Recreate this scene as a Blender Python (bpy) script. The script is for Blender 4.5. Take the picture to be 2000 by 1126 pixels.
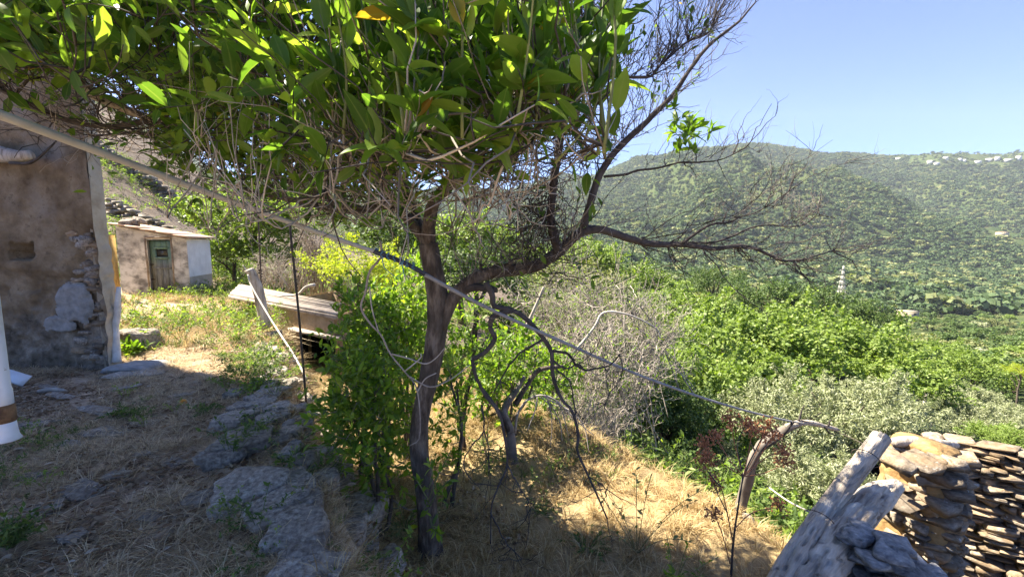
import bpy, bmesh, math, random
import numpy as np
from mathutils import Vector, Matrix, Euler

for o in list(bpy.data.objects):
    bpy.data.objects.remove(o)
SC = bpy.context.scene
COL = SC.collection
rng = np.random.default_rng(7)
random.seed(7)
R = math.radians

# ------------------------------------------------------------------ camera, sky, sun, exposure
F, PITCH, CZ = 850.0, R(6.3), 1.6           # focal length in pixels of a 2000 px wide frame, downward pitch, eye height
cam = bpy.data.cameras.new('camera')
cam.sensor_width = 36.0
cam.lens = 36.0 * F / 2000.0
cam.clip_start = 0.05
cam.clip_end = 20000
camo = bpy.data.objects.new('camera', cam)
camo.location = (0, 0, CZ)
camo.rotation_euler = (math.pi / 2 - PITCH, 0, 0)
COL.objects.link(camo)
SC.camera = camo

SUN_DIR = np.array([-0.90, 0.40])           # horizontal direction towards the sun
SUN_EL = R(53)
sd = SUN_DIR / np.linalg.norm(SUN_DIR)
W = bpy.data.worlds.new('World')
SC.world = W
W.use_nodes = True
nt = W.node_tree
nt.nodes.clear()
sky = nt.nodes.new('ShaderNodeTexSky')
sky.sky_type = 'NISHITA'
sky.sun_disc = False
sky.sun_elevation = SUN_EL
sky.sun_rotation = math.atan2(sd[0], sd[1])
sky.altitude = 400
sky.air_density = 0.85
sky.dust_density = 0.3
sky.ozone_density = 4.0
bg = nt.nodes.new('ShaderNodeBackground')
bg.inputs['Strength'].default_value = 0.064
wo = nt.nodes.new('ShaderNodeOutputWorld')
tint = nt.nodes.new('ShaderNodeMix')
tint.data_type = 'RGBA'
tint.blend_type = 'MULTIPLY'
tint.inputs[0].default_value = 1.0
tint.inputs[7].default_value = (0.66, 0.71, 0.94, 1)
nt.links.new(sky.outputs[0], tint.inputs[6])
nt.links.new(tint.outputs[2], bg.inputs[0])
nt.links.new(bg.outputs[0], wo.inputs[0])

sun = bpy.data.lights.new('sun', 'SUN')
sun.energy = 5.0
sun.angle = R(0.55)
sun.color = (1.0, 0.92, 0.76)
suno = bpy.data.objects.new('sun', sun)
sv = Vector((sd[0] * math.cos(SUN_EL), sd[1] * math.cos(SUN_EL), math.sin(SUN_EL)))
suno.rotation_euler = sv.to_track_quat('Z', 'Y').to_euler()
suno.location = (-10, 5, 20)
COL.objects.link(suno)
SC.view_settings.view_transform = 'Standard'
SC.view_settings.look = 'None'
SC.view_settings.gamma = 1.0
SC.view_settings.use_curve_mapping = False
SC.view_settings.exposure = 2.2
SC.render.engine = 'CYCLES'
SC.cycles.max_bounces = 10
SC.cycles.diffuse_bounces = 6
SC.cycles.transparent_max_bounces = 8
SC.cycles.volume_bounces = 0

# ------------------------------------------------------------------ small maths
cp, sp = math.cos(PITCH), math.sin(PITCH)
def ray(px, py):
    a, b = (px - 1000.0) / F, (563.0 - py) / F
    return np.array([a, cp + b * sp, -sp + b * cp])
def at(px, py, Y):
    d = ray(px, py)
    return np.array([0, 0, CZ]) + d * (Y / d[1])
def gz(px, py, z):
    d = ray(px, py)
    return np.array([0, 0, CZ]) + d * ((z - CZ) / d[2])
def slope(py):
    d = ray(1000, py)
    return d[2] / d[1]
def unit(v):
    v = np.asarray(v, float)
    return v / np.maximum(np.linalg.norm(v, axis=-1, keepdims=True), 1e-9)
def sstep(a, b, x):
    t = np.clip((x - a) / (b - a), 0, 1)
    return t * t * (3 - 2 * t)

def _h(ix, iy, iz):
    n = (ix.astype(np.int64) * 374761393 + iy.astype(np.int64) * 668265263 + iz.astype(np.int64) * 2147483647) & 0xffffffff
    n = ((n ^ (n >> 13)) * 1274126177) & 0xffffffff
    n = (n ^ (n >> 16)) & 0xffff
    return n / 65535.0
def vnoise(p, seed=0):
    p = np.asarray(p, float) + seed * 17.31
    i = np.floor(p)
    f = p - i
    f = f * f * (3 - 2 * f)
    r = 0
    for dx in (0, 1):
        for dy in (0, 1):
            for dz in (0, 1):
                w = (f[..., 0] if dx else 1 - f[..., 0]) * (f[..., 1] if dy else 1 - f[..., 1]) * (f[..., 2] if dz else 1 - f[..., 2])
                r = r + w * _h(i[..., 0] + dx, i[..., 1] + dy, i[..., 2] + dz)
    return r * 2 - 1
def fbm(p, oct=4, seed=0):
    r, a, s = 0, 0.5, 1.0
    for k in range(oct):
        r = r + a * vnoise(np.asarray(p) * s, seed + k)
        a *= 0.5
        s *= 2.03
    return r
def crom(pts, n):
    """smooth curve through control points, n samples"""
    p = np.asarray(pts, float)
    if len(p) < 3:
        t = np.linspace(0, 1, n)[:, None]
        return p[0] * (1 - t) + p[-1] * t
    q = np.vstack([2 * p[0] - p[1], p, 2 * p[-1] - p[-2]])
    u = np.linspace(0, len(p) - 1 - 1e-6, n)
    i = u.astype(int)
    t = (u - i)[:, None]
    a, b, c, d = q[i], q[i + 1], q[i + 2], q[i + 3]
    return 0.5 * ((2 * b) + (c - a) * t + (2 * a - 5 * b + 4 * c - d) * t ** 2 + (3 * b - a - 3 * c + d) * t ** 3)

# ------------------------------------------------------------------ mesh and object helpers
def mesh(name, V, faces, mats, midx=None, smooth=False, attrs=None):
    """faces: list of (M,3)/(M,4) integer arrays"""
    me = bpy.data.meshes.new(name)
    V = np.asarray(V, np.float32)
    fs = [np.asarray(f, np.int32) for f in faces if len(f)]
    nl = sum(f.size for f in fs)
    nf = sum(len(f) for f in fs)
    me.vertices.add(len(V))
    me.vertices.foreach_set('co', V.ravel())
    me.loops.add(nl)
    me.polygons.add(nf)
    me.loops.foreach_set('vertex_index', np.concatenate([f.ravel() for f in fs]))
    tot = np.concatenate([np.full(len(f), f.shape[1], np.int32) for f in fs])
    start = np.concatenate([[0], np.cumsum(tot)[:-1]]).astype(np.int32)
    me.polygons.foreach_set('loop_start', start)
    me.polygons.foreach_set('loop_total', tot)
    if midx is not None:
        me.polygons.foreach_set('material_index', np.asarray(midx, np.int32))
    if smooth:
        me.polygons.foreach_set('use_smooth', np.ones(nf, bool))
    for m in (mats if isinstance(mats, (list, tuple)) else [mats]):
        me.materials.append(m)
    if attrs:
        for k, a in attrs.items():
            at_ = me.attributes.new(k, 'FLOAT', 'POINT')
            at_.data.foreach_set('value', np.asarray(a, np.float32))
    me.update(calc_edges=True)
    return me
def tag(o, label=None, cat=None, group=None, kind=None):
    if label: o['label'] = label
    if cat: o['category'] = cat
    if group: o['group'] = group
    if kind: o['kind'] = kind
    return o
def obj(name, me, parent=None, loc=None, rot=None, scale=None):
    o = bpy.data.objects.new(name, me)
    COL.objects.link(o)
    if parent is not None:
        o.parent = parent
    if loc is not None: o.location = [float(v) for v in loc]
    if rot is not None: o.rotation_euler = [float(v) for v in rot]
    if scale is not None: o.scale = [float(v) for v in (scale if hasattr(scale, '__len__') else (scale,) * 3)]
    return o
def thing(name, loc, label, cat, group=None, rz=0):
    o = obj(name, None, None, loc, (0, 0, rz))
    o.empty_display_size = 0.1
    return tag(o, label, cat, group)
class MB:
    """collects pieces into one mesh"""
    def __init__(s): s.V, s.F, s.M, s.n, s.A = [], [], [], 0, []
    def add(s, V, F, m=0, a=None):
        V = np.asarray(V, float)
        for f in (F if isinstance(F, list) else [F]):
            f = np.asarray(f)
            if len(f) == 0: continue
            s.F.append(f + s.n)
            s.M.append(np.full(len(f), m))
        s.V.append(V)
        s.A.append(np.zeros(len(V)) if a is None else a)
        s.n += len(V)
        return s
    def mesh(s, name, mats, smooth=False, off=(0, 0, 0), attr=None):
        # group triangles and quads separately, keep the material order in step
        V = np.vstack(s.V) - np.asarray(off)
        q = [(f, m) for f, m in zip(s.F, s.M)]
        t3 = [x for x in q if x[0].shape[1] == 3]
        t4 = [x for x in q if x[0].shape[1] == 4]
        fs, ms = [], []
        for t in (t3, t4):
            if t:
                fs.append(np.vstack([x[0] for x in t])); ms.append(np.concatenate([x[1] for x in t]))
        return mesh(name, V, fs, mats, np.concatenate(ms), smooth, {attr: np.concatenate(s.A)} if attr else None)
BOXF = np.array([[0, 3, 2, 1], [4, 5, 6, 7], [0, 1, 5, 4], [1, 2, 6, 5], [2, 3, 7, 6], [3, 0, 4, 7]])
def box(x0, y0, z0, x1, y1, z1, jit=0):
    V = np.array([[x0, y0, z0], [x1, y0, z0], [x1, y1, z0], [x0, y1, z0], [x0, y0, z1], [x1, y0, z1], [x1, y1, z1], [x0, y1, z1]], float)
    if jit: V += rng.normal(0, jit, V.shape)
    return V, BOXF
def bar(a, b, w, h, up=(0, 0, 1)):
    """box from a to b, w across, h along up"""
    a, b = np.asarray(a, float), np.asarray(b, float)
    d = unit(b - a)
    s_ = unit(np.cross(d, up))
    u = np.cross(s_, d)
    V = []
    for e in (a, b):
        for i, j in ((-1, -1), (1, -1), (1, 1), (-1, 1)):
            V.append(e + s_ * w / 2 * i + u * h / 2 * j)
    return np.array(V), np.array([[0, 1, 2, 3], [7, 6, 5, 4], [0, 4, 5, 1], [1, 5, 6, 2], [2, 6, 7, 3], [3, 7, 4, 0]])
def tubes(P, Rr, sides=5, rough=0.0, seed=0):
    """P (N,k,3), Rr (N,k) -> vertices and quads for N tubes"""
    P = np.asarray(P, float)
    Rr = np.asarray(Rr, float)
    if P.ndim == 2: P, Rr = P[None], Rr[None]
    N, k, _ = P.shape
    T = unit(np.gradient(P, axis=1))
    mt = unit(T.mean(axis=1))
    ref = np.where(np.abs(mt[:, 2:3]) < 0.8, np.array([[0, 0, 1.0]]), np.array([[1.0, 0, 0]]))[:, None, :]
    n1 = unit(np.cross(T, np.broadcast_to(ref, T.shape)))
    n2 = np.cross(T, n1)
    a = np.linspace(0, 2 * np.pi, sides, endpoint=False)
    Rb = Rr[:, :, None] * np.ones(sides)
    if rough:
        q = np.stack([np.cos(a)[None, None] * 1.6 + 0 * Rb, np.sin(a)[None, None] * 1.6 + 0 * Rb,
                      np.cumsum(np.linalg.norm(np.diff(P, axis=1, prepend=P[:, :1]), axis=2), axis=1)[:, :, None] / np.maximum(Rr.mean(), 1e-4) * 0.35 + 0 * Rb], -1)
        Rb = Rb * (1 + rough * fbm(q, 3, seed))
    V = P[:, :, None] + n1[:, :, None] * (np.cos(a)[None, None, :, None] * Rb[..., None]) + n2[:, :, None] * (np.sin(a)[None, None, :, None] * Rb[..., None])
    b = np.arange(N)[:, None, None] * (k * sides)
    i = np.arange(k - 1)[None, :, None] * sides
    j = np.arange(sides)[None, None, :]
    j2 = (j + 1) % sides
    Fq = np.stack([b + i + j, b + i + j2, b + i + sides + j2, b + i + sides + j], -1).reshape(-1, 4)
    V = V.reshape(-1, 3)
    # end caps of the first and last ring as fans around an added centre
    nb = len(V)
    c0, c1 = P[:, 0], P[:, -1]
    V = np.vstack([V, c0, c1])
    bb = np.arange(N)[:, None] * (k * sides)
    jj, jj2 = np.arange(sides)[None], (np.arange(sides)[None] + 1) % sides
    t0 = np.stack([bb + jj2, bb + jj, nb + np.arange(N)[:, None] + 0 * jj], -1).reshape(-1, 3)
    e = (k - 1) * sides
    t1 = np.stack([bb + e + jj, bb + e + jj2, nb + N + np.arange(N)[:, None] + 0 * jj], -1).reshape(-1, 3)
    return V, [Fq, np.vstack([t0, t1])]
def ico(n):
    bm = bmesh.new()
    bmesh.ops.create_icosphere(bm, subdivisions=n, radius=1)
    V = np.array([v.co[:] for v in bm.verts])
    Fc = np.array([[v.index for v in f.verts] for f in bm.faces])
    bm.free()
    return V, Fc
ICO = {n: ico(n) for n in (1, 2, 3, 4)}
def rock(n, seed, planes=14, noise=0.08, flat=1.0, sharp=0.0):
    V, Fc = ICO[n]
    r_ = np.random.default_rng(seed)
    N = unit(np.vstack([np.vstack([np.eye(3), -np.eye(3)]) + r_.normal(0, .16, (6, 3)), r_.normal(size=(planes, 3))]))
    d = np.concatenate([r_.uniform(0.68, 0.86, 6), r_.uniform(0.82, 1.1, planes)])
    dots = V @ N.T
    r = np.min(np.where(dots > 0.05, d / np.maximum(dots, 0.05), 9), axis=1)
    r = np.minimum(r, 1.3)
    P = V * r[:, None]
    P *= (1 + noise * fbm(P * 2.3, 5, seed) + noise * .35 * np.abs(fbm(P * np.array([2, 2, 7.0]), 4, seed + 3)))[:, None]
    P[:, 2] *= flat
    return P, Fc

def hull(seed, n=22):
    r_ = np.random.default_rng(seed)
    P = r_.uniform(-1, 1, (n, 3))
    P[:, 0] = np.sign(P[:, 0]) * np.abs(P[:, 0]) ** .5; P[:, 1] = np.sign(P[:, 1]) * np.abs(P[:, 1]) ** .5
    P[:, 2] = np.sign(P[:, 2]) * np.abs(P[:, 2]) ** .35 * (1 - .35 * np.abs(P[:, 0]) * r_.random())
    bm = bmesh.new()
    for p in P: bm.verts.new(p)
    g = bmesh.ops.convex_hull(bm, input=bm.verts)
    bmesh.ops.delete(bm, geom=[v for v in bm.verts if not v.link_faces], context='VERTS')
    bmesh.ops.triangulate(bm, faces=bm.faces[:])
    bm.verts.index_update()
    V = np.array([v.co[:] for v in bm.verts]); Fc = np.array([[v.index for v in f.verts] for f in bm.faces])
    bm.free()
    return V, Fc

# ------------------------------------------------------------------ materials
def new_mat(name):
    m = bpy.data.materials.new(name)
    m.use_nodes = True
    n = m.node_tree
    n.nodes.clear()
    out = n.nodes.new('ShaderNodeOutputMaterial')
    return m, n, out
def N_(n, t, **kw):
    x = n.nodes.new(t)
    for k, v in kw.items():
        if k in x.inputs: x.inputs[k].default_value = v
        else: setattr(x, k, v)
    return x
def ramp(n, fac, stops):
    r = n.nodes.new('ShaderNodeValToRGB')
    e = r.color_ramp.elements
    e[0].position, e[0].color = stops[0][0], (*stops[0][1], 1)
    e[1].position, e[1].color = stops[-1][0], (*stops[-1][1], 1)
    for p, c in stops[1:-1]:
        q = e.new(p); q.color = (*c, 1)
    n.links.new(fac, r.inputs[0])
    return r.outputs[0]
def mixc(n, fac, a, b, mode='MIX'):
    m = n.nodes.new('ShaderNodeMix')
    m.data_type = 'RGBA'
    m.blend_type = mode
    for s, v in ((0, fac), (6, a), (7, b)):
        if hasattr(v, 'links'): n.links.new(v, m.inputs[s])
        elif s == 0: m.inputs[0].default_value = v
        else: m.inputs[s].default_value = (*v, 1)
    return m.outputs[2]
def math_(n, op, a, b=0.0, c=None):
    m = n.nodes.new('ShaderNodeMath')
    m.operation = op
    for i, v in enumerate((a, b) if c is None else (a, b, c)):
        if hasattr(v, 'links'): n.links.new(v, m.inputs[i])
        else: m.inputs[i].default_value = v
    return m.outputs[0]
def coords(n, obj_space=False):
    if obj_space:
        t = n.nodes.new('ShaderNodeTexCoord')
        return t.outputs['Object']
    return n.nodes.new('ShaderNodeNewGeometry').outputs['Position']
def noise(n, co, scale, detail=6, rough=0.6, stretch=None, dist=0.0):
    if stretch:
        mp = N_(n, 'ShaderNodeMapping')
        mp.inputs['Scale'].default_value = stretch
        n.links.new(co, mp.inputs[0])
        co = mp.outputs[0]
    t = N_(n, 'ShaderNodeTexNoise')
    t.inputs['Scale'].default_value = scale
    t.inputs['Detail'].default_value = detail
    t.inputs['Roughness'].default_value = rough
    t.inputs['Distortion'].default_value = dist
    n.links.new(co, t.inputs['Vector'])
    return t.outputs[0]
def surf(name, stops, scale=6, rough=0.9, bump=0.3, bscale=None, bdist=0.02, rnd=0.25, stretch=None, spots=None, obj_space=False, spec=0.3, big=None, metallic=0):
    """noise-coloured rough surface. spots: (colour, scale, threshold). big: (colour, scale, amount) for wide patches"""
    m, n, out = new_mat(name)
    co = coords(n, obj_space)
    f = noise(n, co, scale, 8, 0.62, stretch)
    c = ramp(n, f, stops)
    if big:
        g = noise(n, co, big[1], 3, 0.5)
        k = ramp(n, g, [(0.45, (0, 0, 0)), (0.6, (1, 1, 1))])
        c = mixc(n, math_(n, 'MULTIPLY', k, big[2]), c, big[0])
    if spots:
        g = noise(n, co, spots[1], 5, 0.7)
        k = ramp(n, g, [(spots[2], (0, 0, 0)), (spots[2] + 0.05, (1, 1, 1))])
        c = mixc(n, k, c, spots[0])
    if rnd:
        oi = n.nodes.new('ShaderNodeObjectInfo')
        ge = n.nodes.new('ShaderNodeNewGeometry')
        s = math_(n, 'FRACT', math_(n, 'ADD', oi.outputs['Random'], ge.outputs['Random Per Island']))
        v = math_(n, 'MULTIPLY_ADD', s, 2 * rnd, 1 - rnd)
        hs = N_(n, 'ShaderNodeHueSaturation')
        n.links.new(v, hs.inputs['Value'])
        n.links.new(c, hs.inputs['Color'])
        c = hs.outputs[0]
    b = N_(n, 'ShaderNodeBsdfPrincipled')
    b.inputs['Roughness'].default_value = rough
    b.inputs['Specular IOR Level'].default_value = spec
    b.inputs['Metallic'].default_value = metallic
    n.links.new(c, b.inputs['Base Color'])
    if bump:
        h = noise(n, co, bscale or scale * 3, 8, 0.65, stretch)
        bp = N_(n, 'ShaderNodeBump')
        bp.inputs['Strength'].default_value = bump
        bp.inputs['Distance'].default_value = bdist
        n.links.new(h, bp.inputs['Height'])
        n.links.new(bp.outputs[0], b.inputs['Normal'])
    n.links.new(b.outputs[0], out.inputs[0])
    return m
def leafmat(name, stops, trans=0.45, rough=0.45, rib=True, tcol=(1.25, 1.35, 0.5), spec=0.4, wnoise=None):
    """leaf: colour differs leaf by leaf, light passes through"""
    m, n, out = new_mat(name)
    oi = n.nodes.new('ShaderNodeObjectInfo')
    ge = n.nodes.new('ShaderNodeNewGeometry')
    s = math_(n, 'FRACT', math_(n, 'ADD', oi.outputs['Random'], ge.outputs['Random Per Island']))
    if wnoise:
        w = noise(n, ge.outputs['Position'], wnoise, 3, 0.5)
        s = math_(n, 'ADD', math_(n, 'MULTIPLY', s, 0.5), math_(n, 'MULTIPLY', w, 0.5))
    c = ramp(n, s, stops)
    if rib:
        a = N_(n, 'ShaderNodeAttribute')
        a.attribute_name = 'across'
        k = ramp(n, a.outputs['Fac'], [(0.0, (1, 1, 1)), (0.16, (0, 0, 0))])
        c = mixc(n, math_(n, 'MULTIPLY', k, 0.35), c, (0.30, 0.36, 0.12))
        bl = noise(n, ge.outputs['Position'], 60, 3, 0.5)
        c = mixc(n, math_(n, 'MULTIPLY', bl, 0.25), c, (0.03, 0.05, 0.01))
    b = N_(n, 'ShaderNodeBsdfPrincipled')
    b.inputs['Roughness'].default_value = rough
    b.inputs['Specular IOR Level'].default_value = spec
    n.links.new(c, b.inputs['Base Color'])
    t = N_(n, 'ShaderNodeBsdfTranslucent')
    tc = mixc(n, 1.0, c, tcol, 'MULTIPLY')
    n.links.new(tc, t.inputs[0])
    mx = N_(n, 'ShaderNodeMixShader')
    mx.inputs[0].default_value = trans
    n.links.new(b.outputs[0], mx.inputs[1])
    n.links.new(t.outputs[0], mx.inputs[2])
    n.links.new(mx.outputs[0], out.inputs[0])
    return m

M = {}
M['bark'] = surf('grey_brown_bark', [(0.34, (0.045, 0.033, 0.025)), (0.5, (0.12, 0.092, 0.07)), (0.66, (0.23, 0.19, 0.15))], 26, 0.9, 1.0, 55, 0.02, 0.1, (1, 1, 0.3), big=((0.06, 0.05, 0.04), 4, 0.5))
M['dark_bark'] = surf('dark_bark', [(0.3, (0.035, 0.028, 0.025)), (0.7, (0.10, 0.085, 0.075))], 14, 0.9, 0.4, 50, 0.005, 0.2)
M['twig'] = surf('grey_twig', [(0.3, (0.13, 0.105, 0.085)), (0.7, (0.30, 0.26, 0.22))], 12, 0.9, 0, rnd=0.45)
M['pale_twig'] = surf('pale_dry_twig', [(0.3, (0.30, 0.26, 0.22)), (0.7, (0.50, 0.45, 0.39))], 12, 0.9, 0, rnd=0.3)
M['brush'] = surf('dry_brushwood', [(0.3, (0.24, 0.20, 0.165)), (0.7, (0.44, 0.38, 0.32))], 8, 0.9, 0, rnd=0.35)
M['green_stem'] = surf('green_stem', [(0.3, (0.12, 0.15, 0.05)), (0.7, (0.22, 0.24, 0.1))], 8, 0.7, 0)
M['citrus'] = leafmat('citrus_leaf', [(0, (0.055, 0.12, 0.02)), (0.35, (0.10, 0.19, 0.03)), (0.7, (0.17, 0.28, 0.045)), (0.985, (0.28, 0.38, 0.07)), (0.992, (0.44, 0.38, 0.04)), (1.0, (0.34, 0.20, 0.03))], 0.6, 0.38, tcol=(1.5, 1.5, .6))
M['citrus_low'] = leafmat('young_citrus_leaf', [(0, (0.09, 0.17, 0.02)), (0.5, (0.19, 0.32, 0.035)), (0.9, (0.32, 0.43, 0.05)), (1, (0.42, 0.48, 0.07))], 0.55)
M['yellow_leaf'] = leafmat('yellow_green_leaf', [(0, (0.20, 0.27, 0.02)), (0.6, (0.38, 0.43, 0.035)), (1, (0.50, 0.50, 0.06))], 0.5, 0.6, False)  # yellow of the bush by the hut paints in sun shining through its leaves
M['fig'] = leafmat('fresh_green_leaf', [(0, (0.10, 0.16, 0.03)), (0.5, (0.20, 0.28, 0.06)), (1, (0.33, 0.38, 0.11))], 0.4, 0.55, False, wnoise=0.5)
M['oak'] = leafmat('dark_green_leaf', [(0, (0.045, 0.085, 0.022)), (0.5, (0.085, 0.14, 0.035)), (1, (0.16, 0.21, 0.06))], 0.3, 0.6, False)
M['olive'] = leafmat('olive_leaf', [(0, (0.15, 0.18, 0.08)), (0.5, (0.30, 0.33, 0.17)), (1, (0.48, 0.49, 0.32))], 0.25, 0.6, False, (1.1, 1.15, 0.7))
M['scrub'] = leafmat('grey_green_leaf', [(0, (0.10, 0.13, 0.04)), (0.5, (0.19, 0.22, 0.08)), (1, (0.32, 0.31, 0.14))], 0.3, 0.7, False)
M['rust'] = surf('rusty_dry_umbel', [(0.3, (0.26, 0.10, 0.05)), (0.7, (0.50, 0.23, 0.11))], 20, 0.9, 0)
M['stone'] = surf('grey_schist', [(0.34, (0.12, 0.10, 0.08)), (0.5, (0.29, 0.25, 0.205)), (0.68, (0.50, 0.45, 0.37))], 36, 0.88, 1.0, 45, 0.015, 0.22, spots=((0.38, 0.38, 0.33), 14, 0.62), big=((0.24, 0.19, 0.14), 3, 0.4))
M['blue_stone'] = surf('blue_grey_schist', [(0.3, (0.08, 0.08, 0.08)), (0.5, (0.19, 0.185, 0.18)), (0.72, (0.34, 0.33, 0.31))], 24, 0.7, 1.0, 50, 0.012, 0.35, (1, 1, 1.6), spots=((0.3, 0.27, 0.2), 12, 0.64))
M['wall_stone'] = surf('brown_schist', [(0.32, (0.10, 0.078, 0.056)), (0.5, (0.22, 0.175, 0.13)), (0.72, (0.40, 0.335, 0.26))], 20, 0.9, 1.0, 50, 0.01, 0.35, (1, 1, 2.2), spots=((0.42, 0.40, 0.36), 16, 0.62), big=((0.36, 0.23, 0.11), 5, .4))
M['clay'] = surf('ochre_clay', [(0.3, (0.20, 0.115, 0.045)), (0.5, (0.36, 0.22, 0.09)), (0.7, (0.50, 0.34, 0.16))], 9, 0.95, 0.9, 28, 0.02, 0)
M['driftwood'] = surf('weathered_wood', [(0.32, (0.16, 0.12, 0.09)), (0.44, (0.50, 0.42, 0.33)), (0.66, (0.74, 0.66, 0.55))], 9, 0.85, 1.0, 30, 0.02, 0.1, (3.0, 3.0, 0.28), obj_space=True, big=((0.24, 0.195, 0.16), 4, 0.5))
M['planks'] = surf('old_planks', [(0.3, (0.18, 0.14, 0.11)), (0.7, (0.42, 0.35, 0.29))], 8, 0.9, 0.5, 30, 0.006, 0.2)
# ground: earth, straw and a little moss mixed
def ground_mat(name, earth, straw, green, strawamt, greenamt, scale=1.0, far=False):
    m, n, out = new_mat(name)
    co = coords(n)
    c = ramp(n, noise(n, co, 5 * scale, 9, 0.7), earth)
    k = ramp(n, noise(n, co, 0.9 * scale, 5, 0.6), [(0.5 - strawamt, (0, 0, 0)), (0.66 - strawamt, (1, 1, 1))])
    fib = ramp(n, noise(n, co, 34 * scale, 6, 0.8, dist=1.5), straw)
    c = mixc(n, k, c, fib)
    g = ramp(n, noise(n, co, 1.7 * scale, 5, 0.65), [(0.66 - greenamt, (0, 0, 0)), (0.78 - greenamt, (1, 1, 1))])
    c = mixc(n, g, c, green)
    b = N_(n, 'ShaderNodeBsdfPrincipled')
    b.inputs['Roughness'].default_value = 0.95
    b.inputs['Specular IOR Level'].default_value = 0.1
    n.links.new(c, b.inputs['Base Color'])
    bp = N_(n, 'ShaderNodeBump')
    bp.inputs['Strength'].default_value = 0.8
    bp.inputs['Distance'].default_value = 0.03 / scale
    n.links.new(noise(n, co, 22 * scale, 8, 0.7), bp.inputs['Height'])
    n.links.new(bp.outputs[0], b.inputs['Normal'])
    n.links.new(b.outputs[0], out.inputs[0])
    return m
M['path'] = ground_mat('trodden_earth', [(0.32, (0.18, 0.12, 0.075)), (0.5, (0.44, 0.33, 0.225)), (0.7, (0.64, 0.51, 0.37))], [(0.3, (0.18, 0.12, 0.07)), (0.7, (0.56, 0.43, 0.27))], (0.09, 0.10, 0.04), -0.03, 0.0)
M['meadow'] = ground_mat('dry_meadow', [(0.3, (0.17, 0.12, 0.065)), (0.6, (0.32, 0.23, 0.125))], [(0.3, (0.24, 0.165, 0.08)), (0.7, (0.48, 0.36, 0.19))], (0.20, 0.21, 0.07), 0.12, 0.02)
M['hill'] = ground_mat('scrubby_hillside', [(0.3, (0.045, 0.062, 0.022)), (0.7, (0.085, 0.105, 0.035))], [(0.3, (0.12, 0.12, 0.045)), (0.7, (0.34, 0.27, 0.14))], (0.04, 0.065, 0.02), -0.10, 0.16, 0.012)
M['bank'] = ground_mat('bare_brown_bank', [(0.3, (0.085, 0.065, 0.05)), (0.7, (0.20, 0.16, 0.13))], [(0.3, (0.15, 0.10, 0.06)), (0.7, (0.32, 0.23, 0.15))], (0.07, 0.08, 0.03), -0.06, -0.02, 0.35)

# ------------------------------------------------------------------ terrain
EDGE1 = np.array([gz(x, y, 0.0)[:2] for x, y in ((640, 1126), (560, 985), (470, 880), (560, 745), (520, 670), (497, 625))])
EDGE1 = np.array([[0.9, -4.0], [-0.35, 0.8], [-0.85, 1.9], [-1.35, 2.75], [-2.1, 3.75], [-2.75, 4.9], [-3.6, 6.4], [-4.7, 8.3], [-6.2, 11.0], [-7.2, 13.5], [-8.5, 18]])
EDGE2 = np.array([[3.3, 0.5], [2.9, 1.6], [2.1, 2.7], [1.75, 3.5], [1.05, 4.5], [0.2, 5.6], [-0.9, 7.3], [-2.6, 9.0], [-4.6, 11.5], [-6.3, 14], [-7.5, 18]])
def sdist(p, line):
    """signed distance to a polyline, positive on its right side (larger X)"""
    p = np.asarray(p, float)
    best = np.full(p.shape[:-1], 1e9)
    sgn = np.ones(p.shape[:-1])
    for a, b in zip(line[:-1], line[1:]):
        ab = b - a
        t = np.clip(((p - a) @ ab) / (ab @ ab), 0, 1)
        q = a + t[..., None] * ab
        d = np.linalg.norm(p - q, axis=-1)
        cr = ab[0] * (p[..., 1] - a[1]) - ab[1] * (p[..., 0] - a[0])
        m = d < best
        best = np.where(m, d, best)
        sgn = np.where(m, np.where(cr < 0, 1, -1), sgn)
    return best * sgn
# ground seen in each direction (columns) at each distance (rows), given as the height in the picture
TX = np.array([-900, 0, 230, 450, 650, 900, 1150, 1300, 1450, 1600, 1750, 2000, 2900.0])
TY = np.array([9, 14, 20, 30, 45, 70, 110, 180, 300, 450, 700, 1000, 1500, 1950, 2600, 3600.0])
TP = np.array([
    #-900  0    230  450  650  900  1150 1300 1450 1600 1750 2000 2900
    [620, 620, 620, 640, 700, 790, 850, 900, 930, 950, 960, 960, 960],    # 9
    [500, 540, 562, 566, 620, 700, 790, 850, 880, 895, 900, 900, 900],    # 14
    [330, 380, 450, 545, 600, 650, 730, 790, 840, 850, 850, 850, 850],    # 20
    [220, 250, 300, 480, 560, 610, 670, 740, 800, 810, 815, 815, 815],    # 30
    [160, 190, 230, 390, 500, 565, 625, 695, 760, 770, 780, 785, 785],    # 45
    [140, 160, 190, 370, 460, 520, 565, 620, 680, 705, 730, 745, 745],    # 70
    [150, 160, 200, 365, 440, 490, 530, 570, 625, 660, 690, 710, 710],    # 110
    [160, 170, 210, 370, 440, 490, 520, 555, 595, 622, 655, 675, 675],    # 180
    [170, 180, 220, 380, 445, 490, 530, 565, 585, 600, 623, 645, 645],    # 300
    [180, 190, 230, 385, 450, 490, 540, 562, 578, 585, 605, 618, 618],    # 450
    [190, 200, 240, 390, 450, 480, 515, 525, 535, 545, 562, 572, 572],    # 700
    [190, 200, 245, 390, 450, 470, 465, 470, 480, 498, 512, 512, 512],    # 1000
    [190, 200, 250, 390, 440, 440, 400, 372, 345, 385, 445, 448, 448],    # 1500
    [190, 200, 250, 390, 430, 430, 400, 388, 382, 405, 410, 392, 388],    # 1950
    [190, 200, 250, 390, 425, 410, 348, 303, 274, 300, 308, 303, 296],    # 2600
    [230, 240, 280, 410, 440, 430, 385, 345, 318, 335, 338, 333, 320]])   # 3600
TS = np.vectorize(slope)(TP)
_gt = np.linspace(-900, 2900, 381)
_gy = np.linspace(math.log(9), math.log(3600), 240)
_tmp = np.array([np.interp(_gt, TX, row) for row in TS])
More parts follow.
